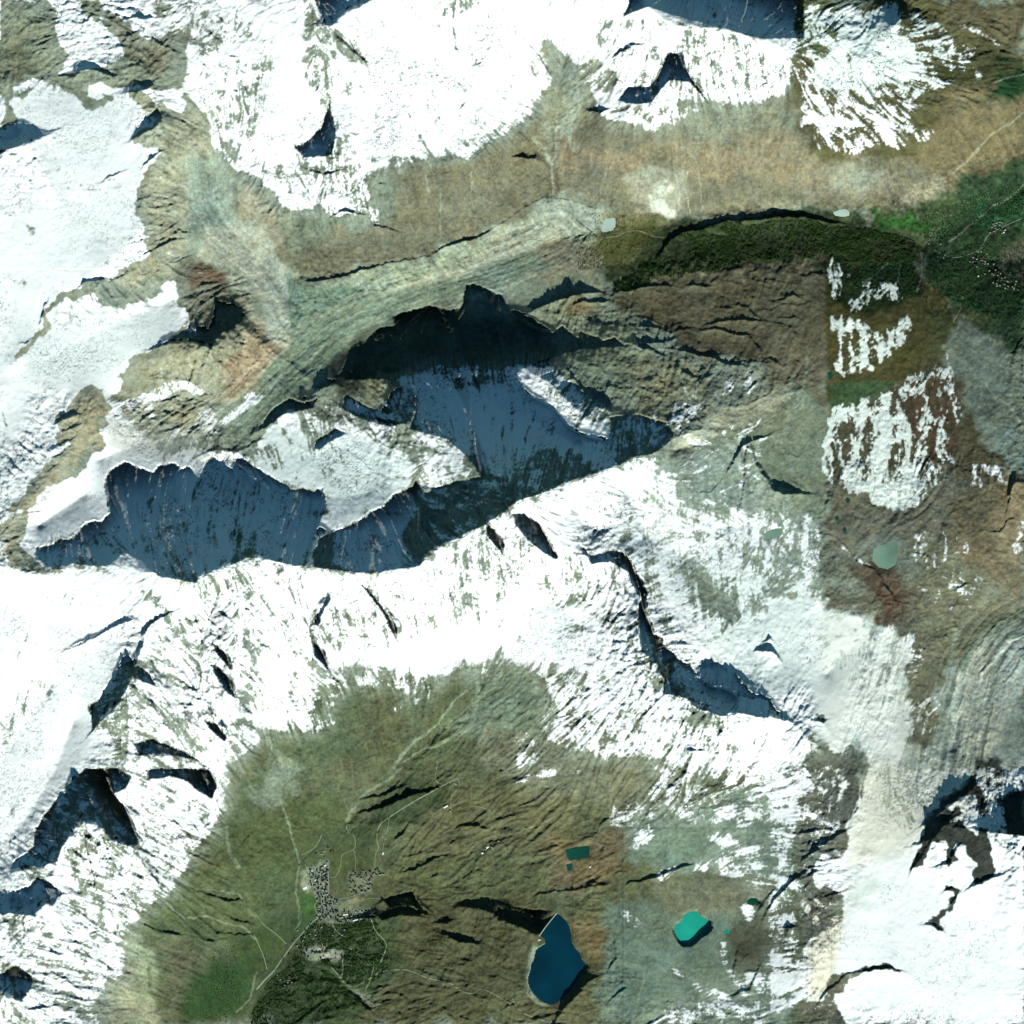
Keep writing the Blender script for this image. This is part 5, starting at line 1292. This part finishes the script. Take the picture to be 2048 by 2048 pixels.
for (nm, lab, kind, pts), lvl in zip(LAKES, LEVEL):
    q = []
    n = len(pts)
    for k in range(n):                            # rounded shore
        p0, p1, p2, p3 = pts[k - 1], pts[k], pts[(k + 1) % n], pts[(k + 2) % n]
        for t in (0, 0.25, 0.5, 0.75):
            q.append(0.5 * (2 * p1 + (p2 - p0) * t + (2 * p0 - 5 * p1 + 4 * p2 - p3) * t * t + (3 * p1 - p0 - 3 * p2 + p3) * t ** 3))
    z = lvl - ZREF
    if kind != 'deep': z += 0.5
    q = np.array(q); cen = q.mean(0)
    vs = [to_world(p[0], p[1], z) for p in cen + (q - cen) * 1.06]
    put(nm, mesh_py(nm, vs, [list(range(len(vs)))[::-1]], WATER[kind]), lab, 'structure')

# ------------------------------------------------------------------ roads and tracks draped over the land
m_gravel = mat_plain('pale_gravel', (132, 134, 106), 0.9, 0.15, 0.02)
m_asph = mat_plain('worn_asphalt', (140, 142, 126), 0.9, 0.12, 0.02)
m_stream = mat_plain('stream_bed', (44, 58, 40), 0.6, 0.2, 0.02)
def smooth(pts, step=3.0):
    out = []; n = len(pts)
    for k in range(n - 1):
        p0 = pts[max(k - 1, 0)]; p1 = pts[k]; p2 = pts[k + 1]; p3 = pts[min(k + 2, n - 1)]
        m = max(2, int(np.hypot(*(p2 - p1)[:2]) / step))
        for t in np.linspace(0, 1, m, endpoint=False):
            out.append(0.5 * (2 * p1 + (p2 - p0) * t + (2 * p0 - 5 * p1 + 4 * p2 - p3) * t * t + (3 * p1 - p0 - 3 * p2 + p3) * t ** 3))
    out.append(pts[-1]); return np.array(out)
def ribbon(name, pts, width, mat, label, lift=2.2):
    q = smooth(pts, 2.0); d = np.gradient(q, axis=0); l = np.hypot(d[:, 0], d[:, 1]) + 1e-6
    nx, ny = -d[:, 1] / l, d[:, 0] / l
    vs = []; fs = []
    wj = width * (1 + 0.18 * np.array([random.uniform(-1, 1) for _ in q])) / M
    for k, p in enumerate(q):
        for s in (-0.5, 0, 0.5):
            x, y = p[0] + s * nx[k] * wj[k], p[1] + s * ny[k] * wj[k]
            vs.append(to_world(x, y, float(ground_z(x, y)) + lift))
    for k in range(len(q) - 1):
        for s in (0, 1): fs.append((3 * k + s, 3 * k + s + 1, 3 * k + 4 + s, 3 * k + 3 + s))
    put(name, mesh_py(name, vs, fs, mat), label, 'structure')

ROADS = [
 ('road', T(1,3,'470,1130 400,1190 340,1260 280,1330 200,1440 130,1540 60,1610 0,1680'), 15, m_asph, 'pale valley road leaving the village to the lower left'),
 ('road', T(1,3,'470,1130 440,1050 460,1000 430,900 400,800 370,740'), 9, m_asph, 'village street along the left edge of the houses'),
 ('road', T(1,3,'545,700 545,850 548,980 560,1050 540,1120 470,1130'), 9, m_asph, 'straight village street on the right of the dense block'),
 ('road', T(1,3,'560,1050 600,1000 700,980 760,960 850,930 870,880 840,840 780,860 720,820'), 8, m_asph, 'street looping through the upper chalet quarter'),
 ('road', T(1,3,'565,1090 575,1180 600,1230 650,1270'), 8, m_asph, 'lane running down into the larch wood'),
 ('road', T(1,3,'810,1000 870,985 940,990'), 8, m_gravel, 'short track east of the village car park'),
 ('road', T(1,3,'690,400 680,450 700,490 740,520 740,610 650,660 635,750 600,820 560,832'), 9, m_gravel, 'winding track above the village meadow'),
 ('road', T(1,3,'735,620 752,700 745,780'), 7, m_gravel, 'track between meadow and chalet quarter'),
 ('road', T(1,3,'1520,80 1480,100 1400,140 1200,250 1010,370 930,440 910,540 925,600 900,660 895,770'), 11, m_gravel, 'long straight track down the pasture from the hilltop station'),
 ('road', T(1,3,'1005,380 990,470 965,560 955,640'), 7, m_gravel, 'track branching right off the pasture track'),
 ('road', T(1,3,'1370,-40 1355,60 1370,110 1430,120 1480,85 1520,80 1535,140 1480,210 1470,290 1500,320 1650,290 1800,330 1932,370'), 7, m_gravel, 'looping track round the hilltop station'),
 ('road', T(1,3,'730,1660 780,1640 850,1600 930,1550 1010,1530 1150,1530 1300,1590 1450,1620 1560,1690 1640,1700 1700,1670 1800,1710 1932,1790'), 9, m_gravel, 'pale track winding along the bottom pasture'),
 ('road', T(2,3,'0,1740 60,1830 180,1890 300,1915 450,1900 540,1850 640,1820 760,1830 860,1760'), 8, m_gravel, 'track curving below the reservoir lake'),
 ('road', T(1,3,'870,1150 900,1230 970,1310 980,1370 940,1470'), 10, m_gravel, 'clearing track along the right edge of the larch wood'),
 ('road', T(1,3,'890,1500 860,1610 830,1690 930,1780 870,1840'), 8, m_gravel, 'track dropping past the quarry clearing'),
 ('road', T(1,3,'560,1500 620,1570 680,1640 730,1660'), 10, m_gravel, 'forest track crossing the lower wood'),
 ('road', T(1,3,'650,1450 655,1530 640,1590'), 9, m_gravel, 'short clearing track in the middle of the wood'),
 ('road', T(1,3,'-20,1090 60,1190 150,1260 225,1335'), 9, m_gravel, 'straight pale path in the green meadow, upper'),
 ('road', T(1,3,'-20,1260 50,1420 80,1530'), 9, m_gravel, 'straight pale path in the green meadow, lower'),
 ('road', T(1,3,'340,660 420,620 470,560 495,500'), 7, m_gravel, 'track curving above the avalanche stream'),
 ('stream', T(1,3,'500,520 470,600 400,660 350,710 320,740'), 16, m_stream, 'dark stream ditch above the village'),
 ('stream', T(1,3,'330,1070 325,1150 290,1220'), 9, m_stream, 'dark stream in the green meadow left of the village'),
 ('stream', T(1,3,'290,1310 240,1330 225,1370 200,1440 150,1520 60,1540 0,1590'), 10, m_stream, 'dark stream beside the valley road'),
 ('road', T(2,3,'1020,1475 985,1600 950,1735'), 7, m_gravel, 'pale track on the grey green slope below the turquoise lake'),
 ('road', T(2,3,'1400,1710 1395,1800 1385,1850 1420,1932'), 8, m_gravel, 'pale piste track in the broken snow at the bottom'),
 ('road', T(2,0,'0,1860 130,1810 250,1820 330,1790'), 8, m_gravel, 'gravel track on the valley floor left of the square basin'),
 ('road', T(2,0,'610,1870 690,1800 800,1780 860,1750 960,1740 1060,1780 1150,1790'), 10, m_gravel, 'gravel road passing below the square basin'),
 ('road', T(2,0,'400,1760 480,1820 560,1840 640,1820 690,1790'), 8, m_gravel, 'gravel road joining from the left below the square basin'),
 ('road', T(3,1,'1400,500 1470,380'), 8, m_gravel, 'straight ski lift clearing on the dark green slope'),
 ('road', F('1765,470 1800,485 1850,470 1870,440 1932,410'), 8, m_asph, 'valley road in the dark green valley'),
]
for r in ROADS: ribbon(*r)

# ------------------------------------------------------------------ the dam
m_conc = mat_plain('dam_concrete', (176, 178, 168), 0.85, 0.1, 0.03)
m_conc2 = mat_plain('dam_face_concrete', (132, 134, 124), 0.85, 0.15, 0.03)
def dam():
    a = np.array([1078.0, 1872.8]); b_ = np.array([1115.0, 1825.0]); top = 2521 - ZREF
    root = put('dam', None, 'thin pale curved concrete dam closing the deep blue reservoir lake', None, 'dam')
    root.location = to_world(1096, 1850, top - 40)
    t = np.linspace(0, 1, 25); d = b_ - a; n = np.array([d[1], -d[0]]) / np.hypot(*d); n = -n if n[0] > 0 else n   # towards the valley (north-west)
    bulge = 2.6 * np.sin(np.pi * t)
    line = a + t[:, None] * d - bulge[:, None] * n * -0.35
    def strip(off0, off1, z0, z1):
        vs = []
        for p, tt in zip(line, t):
            dep = math.sin(math.pi * min(max(tt, 0.04), 0.96)) ** 0.6
            for o, z in ((off0, z1), (off1, z1)):
                q = p + n * o / M; vs.append(to_world(q[0], q[1], z))
            for o, z in ((off0 - (0 if z0 > top - 8 else 2), z0), (off1 + (0 if z0 > top - 8 else 14), z0)):
                q = p + n * o / M; vs.append(to_world(q[0], q[1], top - (top - z) * (dep if z0 < top - 8 else 1)))
        fs = []
        for k in range(len(line) - 1):
            i, j = 4 * k, 4 * k + 4
            fs += [(i, i + 1, j + 1, j), (i + 1, i + 3, j + 3, j + 1), (i + 3, i + 2, j + 2, j + 3), (i + 2, i, j, j + 2)]
        e = 4 * (len(line) - 1); fs += [(0, 2, 3, 1), (e, e + 1, e + 3, e + 2)]
        base = np.array(root.location)
        return [tuple(np.array(v) - base) for v in vs], fs
    v, f = strip(-4.5, 4.5, top - 70, top - 1.2); put('wall', mesh_py('dam_wall', v, f, m_conc2), parent=root)
    v, f = strip(-5.2, 5.2, top - 1.1, top + 0.4); put('crest_road', mesh_py('dam_crest', v, f, m_conc), parent=root)
    for o in (-5.0, 4.2):
        v, f = strip(o, o + 0.8, top + 0.45, top + 1.6); put('parapet', mesh_py('dam_parapet', v, f, m_conc), parent=root)
dam()

# ------------------------------------------------------------------ houses
m_roofs = {'dark slate': mat_plain('slate_roof', (46, 54, 62), 0.7, 0.2, 0.2), 'brown shingle': mat_plain('shingle_roof', (84, 74, 62), 0.8, 0.2, 0.2),
           'pale stone': mat_plain('stone_roof', (148, 146, 134), 0.7, 0.12, 0.2), 'white': mat_plain('white_roof', (236, 238, 232), 0.5, 0.05, 0.2)}
m_walls = [mat_plain('plaster_wall', (176, 168, 150), 0.85, 0.1, 0.2), mat_plain('stone_wall', (146, 138, 122), 0.9, 0.2, 0.2), mat_plain('timber_wall', (92, 66, 44), 0.85, 0.2, 0.3)]
m_glass = mat_plain('window_glass', (40, 50, 56), 0.15, 0.1, 0.3, 0.5)
_hc = {}
def house_parts(L, W, Hh, roof, wallm, rkey, wkey):
    key = (L, W, Hh, roof, rkey, wkey)
    if key in _hc: return _hc[key]
    l, w = L / 2, W / 2; base = -8.0
    wv = [(-l, -w, base), (l, -w, base), (l, w, base), (-l, w, base), (-l, -w, Hh), (l, -w, Hh), (l, w, Hh), (-l, w, Hh)]
    wf = [(0, 1, 5, 4), (1, 2, 6, 5), (2, 3, 7, 6), (3, 0, 4, 7), (4, 5, 6, 7)]
    if roof == 'gable':
        rz = Hh + W * 0.30
        wv += [(-l, 0, rz - 0.3), (l, 0, rz - 0.3)]; wf = wf[:4] + [(4, 7, 8), (6, 5, 9)]
        wf = [(0, 1, 5, 4), (2, 3, 7, 6), (1, 2, 6, 9, 5), (3, 0, 4, 8, 7)]
        e = 1.2; dz = e * 0.6
        rv = [(-l - e, -w - e, Hh - dz), (l + e, -w - e, Hh - dz), (l + e, 0, rz), (-l - e, 0, rz), (-l - e, w + e, Hh - dz), (l + e, w + e, Hh - dz)]
        rv += [(x, y, z + 0.6) for x, y, z in rv]
        rf = [(6, 7, 8, 9), (9, 8, 11, 10), (1, 0, 3, 2), (2, 3, 4, 5), (0, 1, 7, 6), (5, 4, 10, 11), (0, 6, 9, 3), (3, 9, 10, 4), (1, 2, 8, 7), (2, 5, 11, 8)]
    else:
        e = 0.8
        rv = [(-l - e, -w - e, Hh + .02), (l + e, -w - e, Hh + .02), (l + e, w + e, Hh + .02), (-l - e, w + e, Hh + .02)]
        rv += [(x, y, z + 1.0) for x, y, z in rv]
        rf = [(4, 5, 6, 7), (3, 2, 1, 0), (0, 1, 5, 4), (1, 2, 6, 5), (2, 3, 7, 6), (3, 0, 4, 7)]
    c = (l * 0.4, w * 0.3, Hh)
    cv = [(c[0] + sx * .9, c[1] + sy * .9, z) for z in (Hh - 1 if roof != 'gable' else Hh, Hh + W * 0.30 + 1.6) for sx, sy in ((-1, -1), (1, -1), (1, 1), (-1, 1))]
    cf = [(0, 1, 5, 4), (1, 2, 6, 5), (2, 3, 7, 6), (3, 0, 4, 7), (4, 5, 6, 7)]
    winv = []; winf = []
    nwin = max(2, int(L // 6)); nst = max(1, int(Hh // 3.5))
    for s in (-1, 1):
        for st_ in range(nst):
            for k in range(nwin):
                x = -l + (k + .5) * L / nwin; z = 1.2 + st_ * 3.2; yy = s * (w + 0.06); i = len(winv)
                winv += [(x - .8, yy, z), (x + .8, yy, z), (x + .8, yy, z + 1.5), (x - .8, yy, z + 1.5)]
                winf.append((i, i + 1, i + 2, i + 3) if s < 0 else (i + 3, i + 2, i + 1, i))
    r = (mesh_py('house_wall', wv, wf, wallm), mesh_py('house_roof', rv, rf, m_roofs[rkey]), mesh_py('house_chimney', cv, cf, wallm), mesh_py('house_windows', winv, winf, m_glass))
    _hc[key] = r; return r

def house(x, y, L, W, Hh, rot, roof, rkey, wk, label, group, name='house', cat='house'):
    a, r, c, w = house_parts(L, W, Hh, roof, m_walls[wk], rkey, wk)
    o = put(name, None, label, None, cat, group)
    zs = [float(ground_z(x + dx, y + dy)) for dx in (-1.5, 0, 1.5) for dy in (-1.5, 0, 1.5)]
    o.location = to_world(x, y, 0.5 * (min(zs) + max(zs))); o.rotation_euler = (0, 0, rot)
    put('wall', a, parent=o); rr = put('roof', r, parent=o)
    if roof == 'gable': put('chimney', c, parent=rr)
    return o

ONES = 'first second third fourth fifth sixth seventh eighth ninth tenth eleventh twelfth thirteenth fourteenth fifteenth sixteenth seventeenth eighteenth nineteenth twentieth'.split()
ORD = ONES + ['twenty-' + w for w in ONES[:9]] + ['thirtieth'] + ['thirty-' + w for w in ONES[:9]] + ['fortieth'] + ['forty-' + w for w in ONES[:9]]
placed = []
def quarter(pts, n, dmin, sizes, rots, roofs, group, labels, flat=0.1, name='house', hh=(8, 16), wk=(0, 1, 2)):
    x0, y0 = pts[:, 0].min(), pts[:, 1].min(); x1, y1 = pts[:, 0].max(), pts[:, 1].max()
    k = 0; tries = 0; made = []
    while k < n and tries < 6000:
        tries += 1
        x, y = random.uniform(x0, x1), random.uniform(y0, y1)
        if not inpoly(np.array([x]), np.array([y]), pts)[0]: continue
        L, W = random.choice(sizes)
        rad = 0.36 * (L + W) / M
        if any((x - p[0]) ** 2 + (y - p[1]) ** 2 < (dmin * (rad + p[2])) ** 2 for p in placed): continue
        placed.append((x, y, rad)); k += 1
        rk = random.choices(list(roofs), list(roofs.values()))[0]
        rf = 'flat' if (rk == 'white' or random.random() < flat) else 'gable'
        big = L >= 30
        lab = labels[0 if big else 1].format(roof=rk)
        made.append((lab, y, house(x, y, L, W, random.choice((hh[0], sum(hh) / 2, hh[1])), math.radians(random.choice(rots) + random.choice((-6, 0, 6))), rf, rk, random.choice(wk), lab, group, name, 'house')))
    byl = {}
    for lab, y, o in made: byl.setdefault(lab, []).append((y, o))
    for lab, lst in byl.items():
        if len(lst) > 1:
            for q, (y, o) in enumerate(sorted(lst, key=lambda t: t[0])):
                o['label'] = (ORD[q] + ' topmost ' + lab) if q else 'topmost ' + lab

R1 = {'dark slate': 7, 'brown shingle': 1.0, 'pale stone': 2.2, 'white': 0.4}
R2 = {'dark slate': 4, 'brown shingle': 2, 'pale stone': 5}
quarter(S('617,1740 640,1735 656,1724 656,1792 634,1794 621,1773'), 50, 0.84, [(34, 16), (28, 14), (22, 14), (18, 13)], (0, 90, 35, 90), R1, 'buildings of the dense village block',
        ('large {roof} roofed building in the dense village block', 'small {roof} roofed house in the dense village block'), 0.2)
quarter(S('628,1794 658,1793 675,1803 673,1818 664,1836 640,1842 633,1838 638,1809'), 50, 0.92, [(24, 14), (20, 13), (16, 12), (30, 14)], (0, 90, 30, -40), R1, 'buildings of the village centre',
        ('large {roof} roofed building in the village centre at the road fork', 'small {roof} roofed house in the village centre at the road fork'), 0.15)
quarter(S('664,1820 700,1823 745,1822 745,1838 709,1845 664,1846'), 34, 0.95, [(34, 15), (26, 15), (18, 12), (42, 14)], (0, 10, 20, 90), R1, 'buildings along the lower village street',
        ('large {roof} roofed hotel along the street above the larch wood', 'small {roof} roofed house along the street above the larch wood'), 0.15)
quarter(S('699,1744 757,1738 772,1747 746,1759 744,1788 694,1790 699,1773'), 46, 0.98, [(30, 12), (24, 12), (18, 12), (16, 11)], (-35, -30, 0, 5, 90), R2, 'chalets of the upper quarter',
        ('long {roof} roofed chalet row in the upper quarter on the pasture', 'small {roof} roofed chalet in the upper quarter on the pasture'), 0.05)
quarter(S('616,1852 689,1856 692,1876 640,1886 610,1880'), 20, 1.5, [(18, 12), (14, 11), (22, 12)], (35, 40, 0), R2, 'chalets in the upper larch wood',
        ('long {roof} roofed chalet among the larches below the village', 'small {roof} roofed chalet among the larches below the village'), 0.0)
quarter(S('601,1898 690,1898 720,1890 740,1893 735,1912 684,1920 622,1926 595,1945'), 26, 1.4, [(18, 12), (14, 11), (22, 12)], (30, 0, 60), R2, 'chalets round the pale clearing',
        ('long {roof} roofed chalet by the pale clearing in the wood', 'small {roof} roofed chalet by the pale clearing in the wood'), 0.0)
quarter(S('566,1972 580,1952 592,1950 590,1964 574,1974'), 8, 1.1, [(18, 12), (14, 11)], (40, 0), R2, 'chalets beside the valley road',
        ('', 'small {roof} roofed chalet beside the valley road at the wood edge'), 0.0)
quarter(S('596,1858 616,1846 632,1850 600,1900 560,1962 545,1958'), 12, 1.6, [(18, 12), (14, 11)], (40, 50), R2, 'chalets along the valley road below the village',
        ('', 'small {roof} roofed chalet along the valley road just below the village'), 0.0)
quarter(S('632,1700 662,1692 660,1722 640,1732 624,1730'), 6, 1.6, [(18, 12), (14, 11)], (40, 0), R2, 'houses above the dense village block',
        ('', 'small {roof} roofed house just above the dense village block'), 0.0)
RZ = {'pale stone': 5, 'brown shingle': 3}
quarter(S('1985,440 2012,444 2014,462 1992,472 1978,466'), 16, 1.3, [(14, 11), (18, 12)], (20, -30), RZ, 'chalets of the upper valley hamlet',
        ('', 'small {roof} roofed chalet in the upper valley hamlet by the green meadow'), 0.0, wk=(0, 2))
quarter(S('1934,508 1960,502 1985,505 1998,520 1985,532 1945,538'), 24, 1.3, [(14, 11), (18, 12)], (20, -30, 80), RZ, 'chalets of the middle valley hamlet',
        ('', 'small {roof} roofed chalet in the middle valley hamlet'), 0.0, wk=(0, 2))
quarter(S('1965,540 2000,536 2048,566 2048,580 1995,575'), 30, 1.25, [(14, 11), (18, 12), (22, 12)], (20, -30, 80), RZ, 'chalets of the lower valley hamlet',
        ('', 'small {roof} roofed chalet in the lower valley hamlet at the frame edge'), 0.0, wk=(0, 2))
quarter(S('1850,455 1870,452 1900,500 1890,515 1866,512 1855,480'), 9, 1.8, [(13, 10), (16, 11)], (20, -30, 80), RZ, 'scattered chalets above the valley',
        ('', 'lone {roof} roofed chalet scattered above the green valley'), 0.0, wk=(0, 2))

house(609.8, 1777.6, 52, 30, 9, math.radians(25), 'flat', 'white', 0, 'bright white flat roofed hall standing alone left of the village', None, 'sports_hall', 'hall')
house(630.5, 1761.5, 44, 11, 10, math.radians(48), 'flat', 'white', 0, 'long narrow white roofed block inside the dense village block', None, 'apartment_block', 'building')
house(622.5, 1742.5, 30, 14, 10, math.radians(-8), 'flat', 'white', 0, 'white roofed building at the top left corner of the dense village block', None, 'apartment_block', 'building')
house(690.5, 1830.5, 62, 12, 12, math.radians(10), 'flat', 'white', 0, 'long pale slab building on the lower village street', None, 'hotel_block', 'hotel')
house(710.5, 1841.5, 66, 11, 12, math.radians(18), 'flat', 'white', 0, 'long pale slab building at the edge of the larch wood', None, 'hotel_block', 'hotel')
house(720, 1831.5, 26, 11, 12, math.radians(12), 'flat', 'white', 0, 'short pale slab building east of the lower village street', None, 'hotel_block', 'hotel')
house(891.5, 1614, 54, 18, 14, math.radians(32), 'flat', 'white', 0, 'white roofed lift station on the pasture beside the loop track', None, 'lift_station', 'station')
house(900.5, 1622.5, 18, 12, 8, math.radians(20), 'gable', 'pale stone', 1, 'small hut just below the white roofed lift station', None, 'hut', 'hut')
house(911, 1568.5, 32, 14, 10, math.radians(-30), 'flat', 'pale stone', 1, 'pale building inside the hilltop track loop', None, 'mountain_lodge', 'lodge')
house(905, 1565, 14, 12, 8, 0.2, 'gable', 'dark slate', 1, 'dark roofed hut inside the hilltop track loop', None, 'hut', 'hut')
house(975, 1695.5, 34, 18, 12, math.radians(35), 'flat', 'white', 0, 'largest white roofed building of the mid pasture cluster', None, 'mountain_lodge', 'lodge')
house(984, 1696, 36, 11, 10, math.radians(-38), 'flat', 'pale stone', 0, 'slanting pale roofed building at the right of the mid pasture cluster', None, 'mountain_lodge', 'lodge')
house(971, 1699.5, 16, 12, 9, 0.5, 'gable', 'pale stone', 1, 'small pale roofed hut at the left of the mid pasture cluster', None, 'hut', 'hut')
house(964.8, 1707, 22, 18, 14, 0.1, 'flat', 'white', 0, 'square white building below the mid pasture cluster', None, 'lift_station', 'station')
house(997, 1682.5, 24, 12, 8, 0.1, 'gable', 'pale stone', 1, 'pale hut above the mid pasture cluster by the track end', None, 'hut', 'hut')
house(945, 1693, 12, 10, 7, 0.4, 'gable', 'pale stone', 1, 'tiny hut alone left of the mid pasture cluster', None, 'hut', 'hut')
house(766, 1708, 16, 26, 8, -0.2, 'flat', 'white', 0, 'lone white hut on the slope above the chalet quarter', None, 'hut', 'hut')
house(1078.5, 1880.3, 26, 12, 8, 0.1, 'flat', 'white', 0, 'white keeper house beside the left end of the dam', None, 'keeper_house', 'house')
house(1180, 1734, 18, 14, 8, 0.1, 'flat', 'white', 0, 'small white hut right of the tiny dark pond', None, 'hut', 'hut')
house(1371, 1611.5, 26, 16, 10, 0.1, 'flat', 'white', 0, 'white hut on the grey green slope among snow patches', None, 'hut', 'hut')
house(1361.5, 1626, 18, 14, 10, 0.3, 'flat', 'white', 0, 'smaller white hut below left of the hut among snow patches', None, 'hut', 'hut')
house(2012.5, 459, 15, 13, 9, 0.3, 'flat', 'white', 0, 'bright white house in the upper valley hamlet, upper of a pair', None, 'house', 'house')
house(2010, 463.8, 15, 13, 9, 0.3, 'flat', 'white', 0, 'bright white house in the upper valley hamlet, lower of a pair', None, 'house', 'house')
house(1958.5, 552, 16, 14, 9, 0.3, 'flat', 'white', 0, 'lone white house in the bright green meadow', None, 'house', 'house')
house(1646, 1808, 0.1 + 14, 12, 8, 0.1, 'gable', 'dark slate', 1, 'dark roofed hut on the rock edge beside the snow plateau', None, 'hut', 'hut')

# ------------------------------------------------------------------ woods: thousands of small conifers, one mass each
def wood_mesh(name, polys, n, rad, label, rgb, holes=(), seed=1, dens=None):
    rg = np.random.default_rng(seed)
    allp = np.vstack([p for p in polys]); x0, y0 = allp.min(0)[:2]; x1, y1 = allp.max(0)[:2]
    m = n * 12
    px, py = rg.uniform(x0, x1, m), rg.uniform(y0, y1, m)
    ax = sample(WX, px, py) * 6 + px; ay = sample(WY, px, py) * 6 + py
    ok = np.zeros(m, bool)
    for p in polys: ok |= inpoly(ax, ay, p)
    for p in holes: ok &= ~inpoly(ax, ay, p)
    cl = sample(n2, px, py) + 0.7 * sample(n3, px, py)
    ok &= rg.random(m) < np.clip(0.5 + 1.1 * cl, 0.03, 1)
    for hx, hy, hr in placed: ok &= (px - hx) ** 2 + (py - hy) ** 2 > (hr * 1.35) ** 2
    for r_ in ROADS:
        if r_[0] == 'road':
            b0, b1 = r_[1].min(0)[:2] - 6, r_[1].max(0)[:2] + 6
            near = ok & (px > b0[0]) & (px < b1[0]) & (py > b0[1]) & (py < b1[1])
            k = np.where(near)[0]
            if len(k):
                d, _, _ = polydist(px[k], py[k], r_[1]); ok[k[d < (r_[2] * 0.5 + 5) / M]] = False
    k = np.where(ok)[0][:n]; px, py = px[k], py[k]; c = len(px)
    r = rg.uniform(rad[0], rad[1], c); h = r * rg.uniform(2.3, 3.4, c)
    z = ground_z(px, py); bx, by = (px - 1024) * M, (1024 - py) * M
    K = 5; ang = rg.uniform(0, 6.28, c)
    vs = np.zeros((c, 2 * K + 2, 3))
    lean = rg.uniform(-.12, .12, (c, 2)) * h[:, None]
    for q in range(K):
        a = ang + q * 2 * np.pi / K; jr = r * rg.uniform(0.75, 1.15, c)
        vs[:, q] = np.stack([bx + np.cos(a) * jr, by + np.sin(a) * jr, z + h * 0.12], -1)
        a2 = a + 0.5; jr2 = r * 0.62 * rg.uniform(0.75, 1.15, c)
        vs[:, K + 1 + q] = np.stack([bx + np.cos(a2) * jr2, by + np.sin(a2) * jr2, z + h * 0.5], -1)
    vs[:, K] = np.stack([bx + lean[:, 0] * .5, by + lean[:, 1] * .5, z + h * 0.66], -1)
    vs[:, 2 * K + 1] = np.stack([bx + lean[:, 0], by + lean[:, 1], z + h], -1)
    f = []
    for q in range(K):
        f.append((q, (q + 1) % K, K)); f.append((K + 1 + q, K + 1 + (q + 1) % K, 2 * K + 1))
    f = np.array(f)[None] + (np.arange(c) * (2 * K + 2))[:, None, None]
    f = f.reshape(-1, 3); vs = vs.reshape(-1, 3)
    me = bpy.data.meshes.new(name)
    me.vertices.add(len(vs)); me.vertices.foreach_set('co', vs.astype(np.float32).ravel())
    me.loops.add(len(f) * 3); me.loops.foreach_set('vertex_index', f.astype(np.int32).ravel())
    me.polygons.add(len(f)); me.polygons.foreach_set('loop_start', np.arange(0, len(f) * 3, 3, dtype=np.int32))
    me.update(calc_edges=True)
    me.materials.append(mat_plain(name + '_needles', rgb, 0.9, 0.45, 0.02))
    put(name, me, label, 'stuff')

wood_mesh('conifer_forest', [S('1338,500 1370,470 1400,462 1447,446 1500,444 1550,440 1600,440 1660,448 1740,456 1830,480 1850,520 1780,528 1660,520 1560,515 1480,530 1400,545 1320,555 1290,575 1240,580 1225,570 1270,545 1300,525')], 9500, (4.6, 8.6),
          'dark conifer forest on the slope south of the gorge', (58, 78, 34), holes=[S('1410,458 1440,456 1450,468 1470,470 1440,474 1415,468'), S('1480,442 1530,436 1545,440 1520,448 1490,452')], seed=3)
wood_mesh('larch_wood', [S('625,1846 665,1850 700,1845 748,1838 770,1890 785,1925 755,1965 730,1972 700,1972 660,1935 612,1930 600,1950 560,1980 520,1990 540,1960 580,1930 600,1880'),
                         S('520,2000 560,1975 600,1950 660,1945 690,1975 720,2000 735,2018 700,2012 660,2030 630,2060 500,2060')], 6500, (4.8, 8.8),
          'dark larch wood on the slope below the village', (56, 76, 36), holes=[S('605,1902 690,1900 684,1920 622,1926')], seed=4)
wood_mesh('valley_wood', [S('1840,430 1900,410 1960,390 2060,350 2060,420 1960,450 1900,480 1850,480'), S('1860,520 1940,490 2000,480 2060,500 2060,640 1980,640 1900,600 1860,560'), S('1670,520 1840,520 1860,600 1740,590 1680,560')], 6500, (3.8, 7.0),
          'loose dark woods over the deep green valley', (48, 78, 38), seed=5)
wood_mesh('scrub_wood', [S('1150,470 1260,450 1330,460 1320,510 1250,540 1160,540'), S('1180,425 1330,425 1310,460 1200,470')], 3200, (2.8, 4.6),
          'thin olive scrub of young trees on the valley floor', (96, 96, 40), seed=6)
wood_mesh('meadow_edge_trees', [S('612,1738 660,1722 662,1795 680,1805 750,1824 748,1842 664,1848 630,1842'), S('600,1716 620,1706 660,1690 664,1700 622,1722'), S('598,1722 612,1715 616,1738 606,1740'), S('760,1795 830,1790 850,1830 830,1838 770,1835'), S('840,1870 900,1880 880,1900 840,1890'), S('430,1905 470,1880 480,2000 440,2060 400,2060')], 2200, (3.2, 5.6),
          'small groups of dark trees at the meadow edges', (46, 68, 30), seed=8)
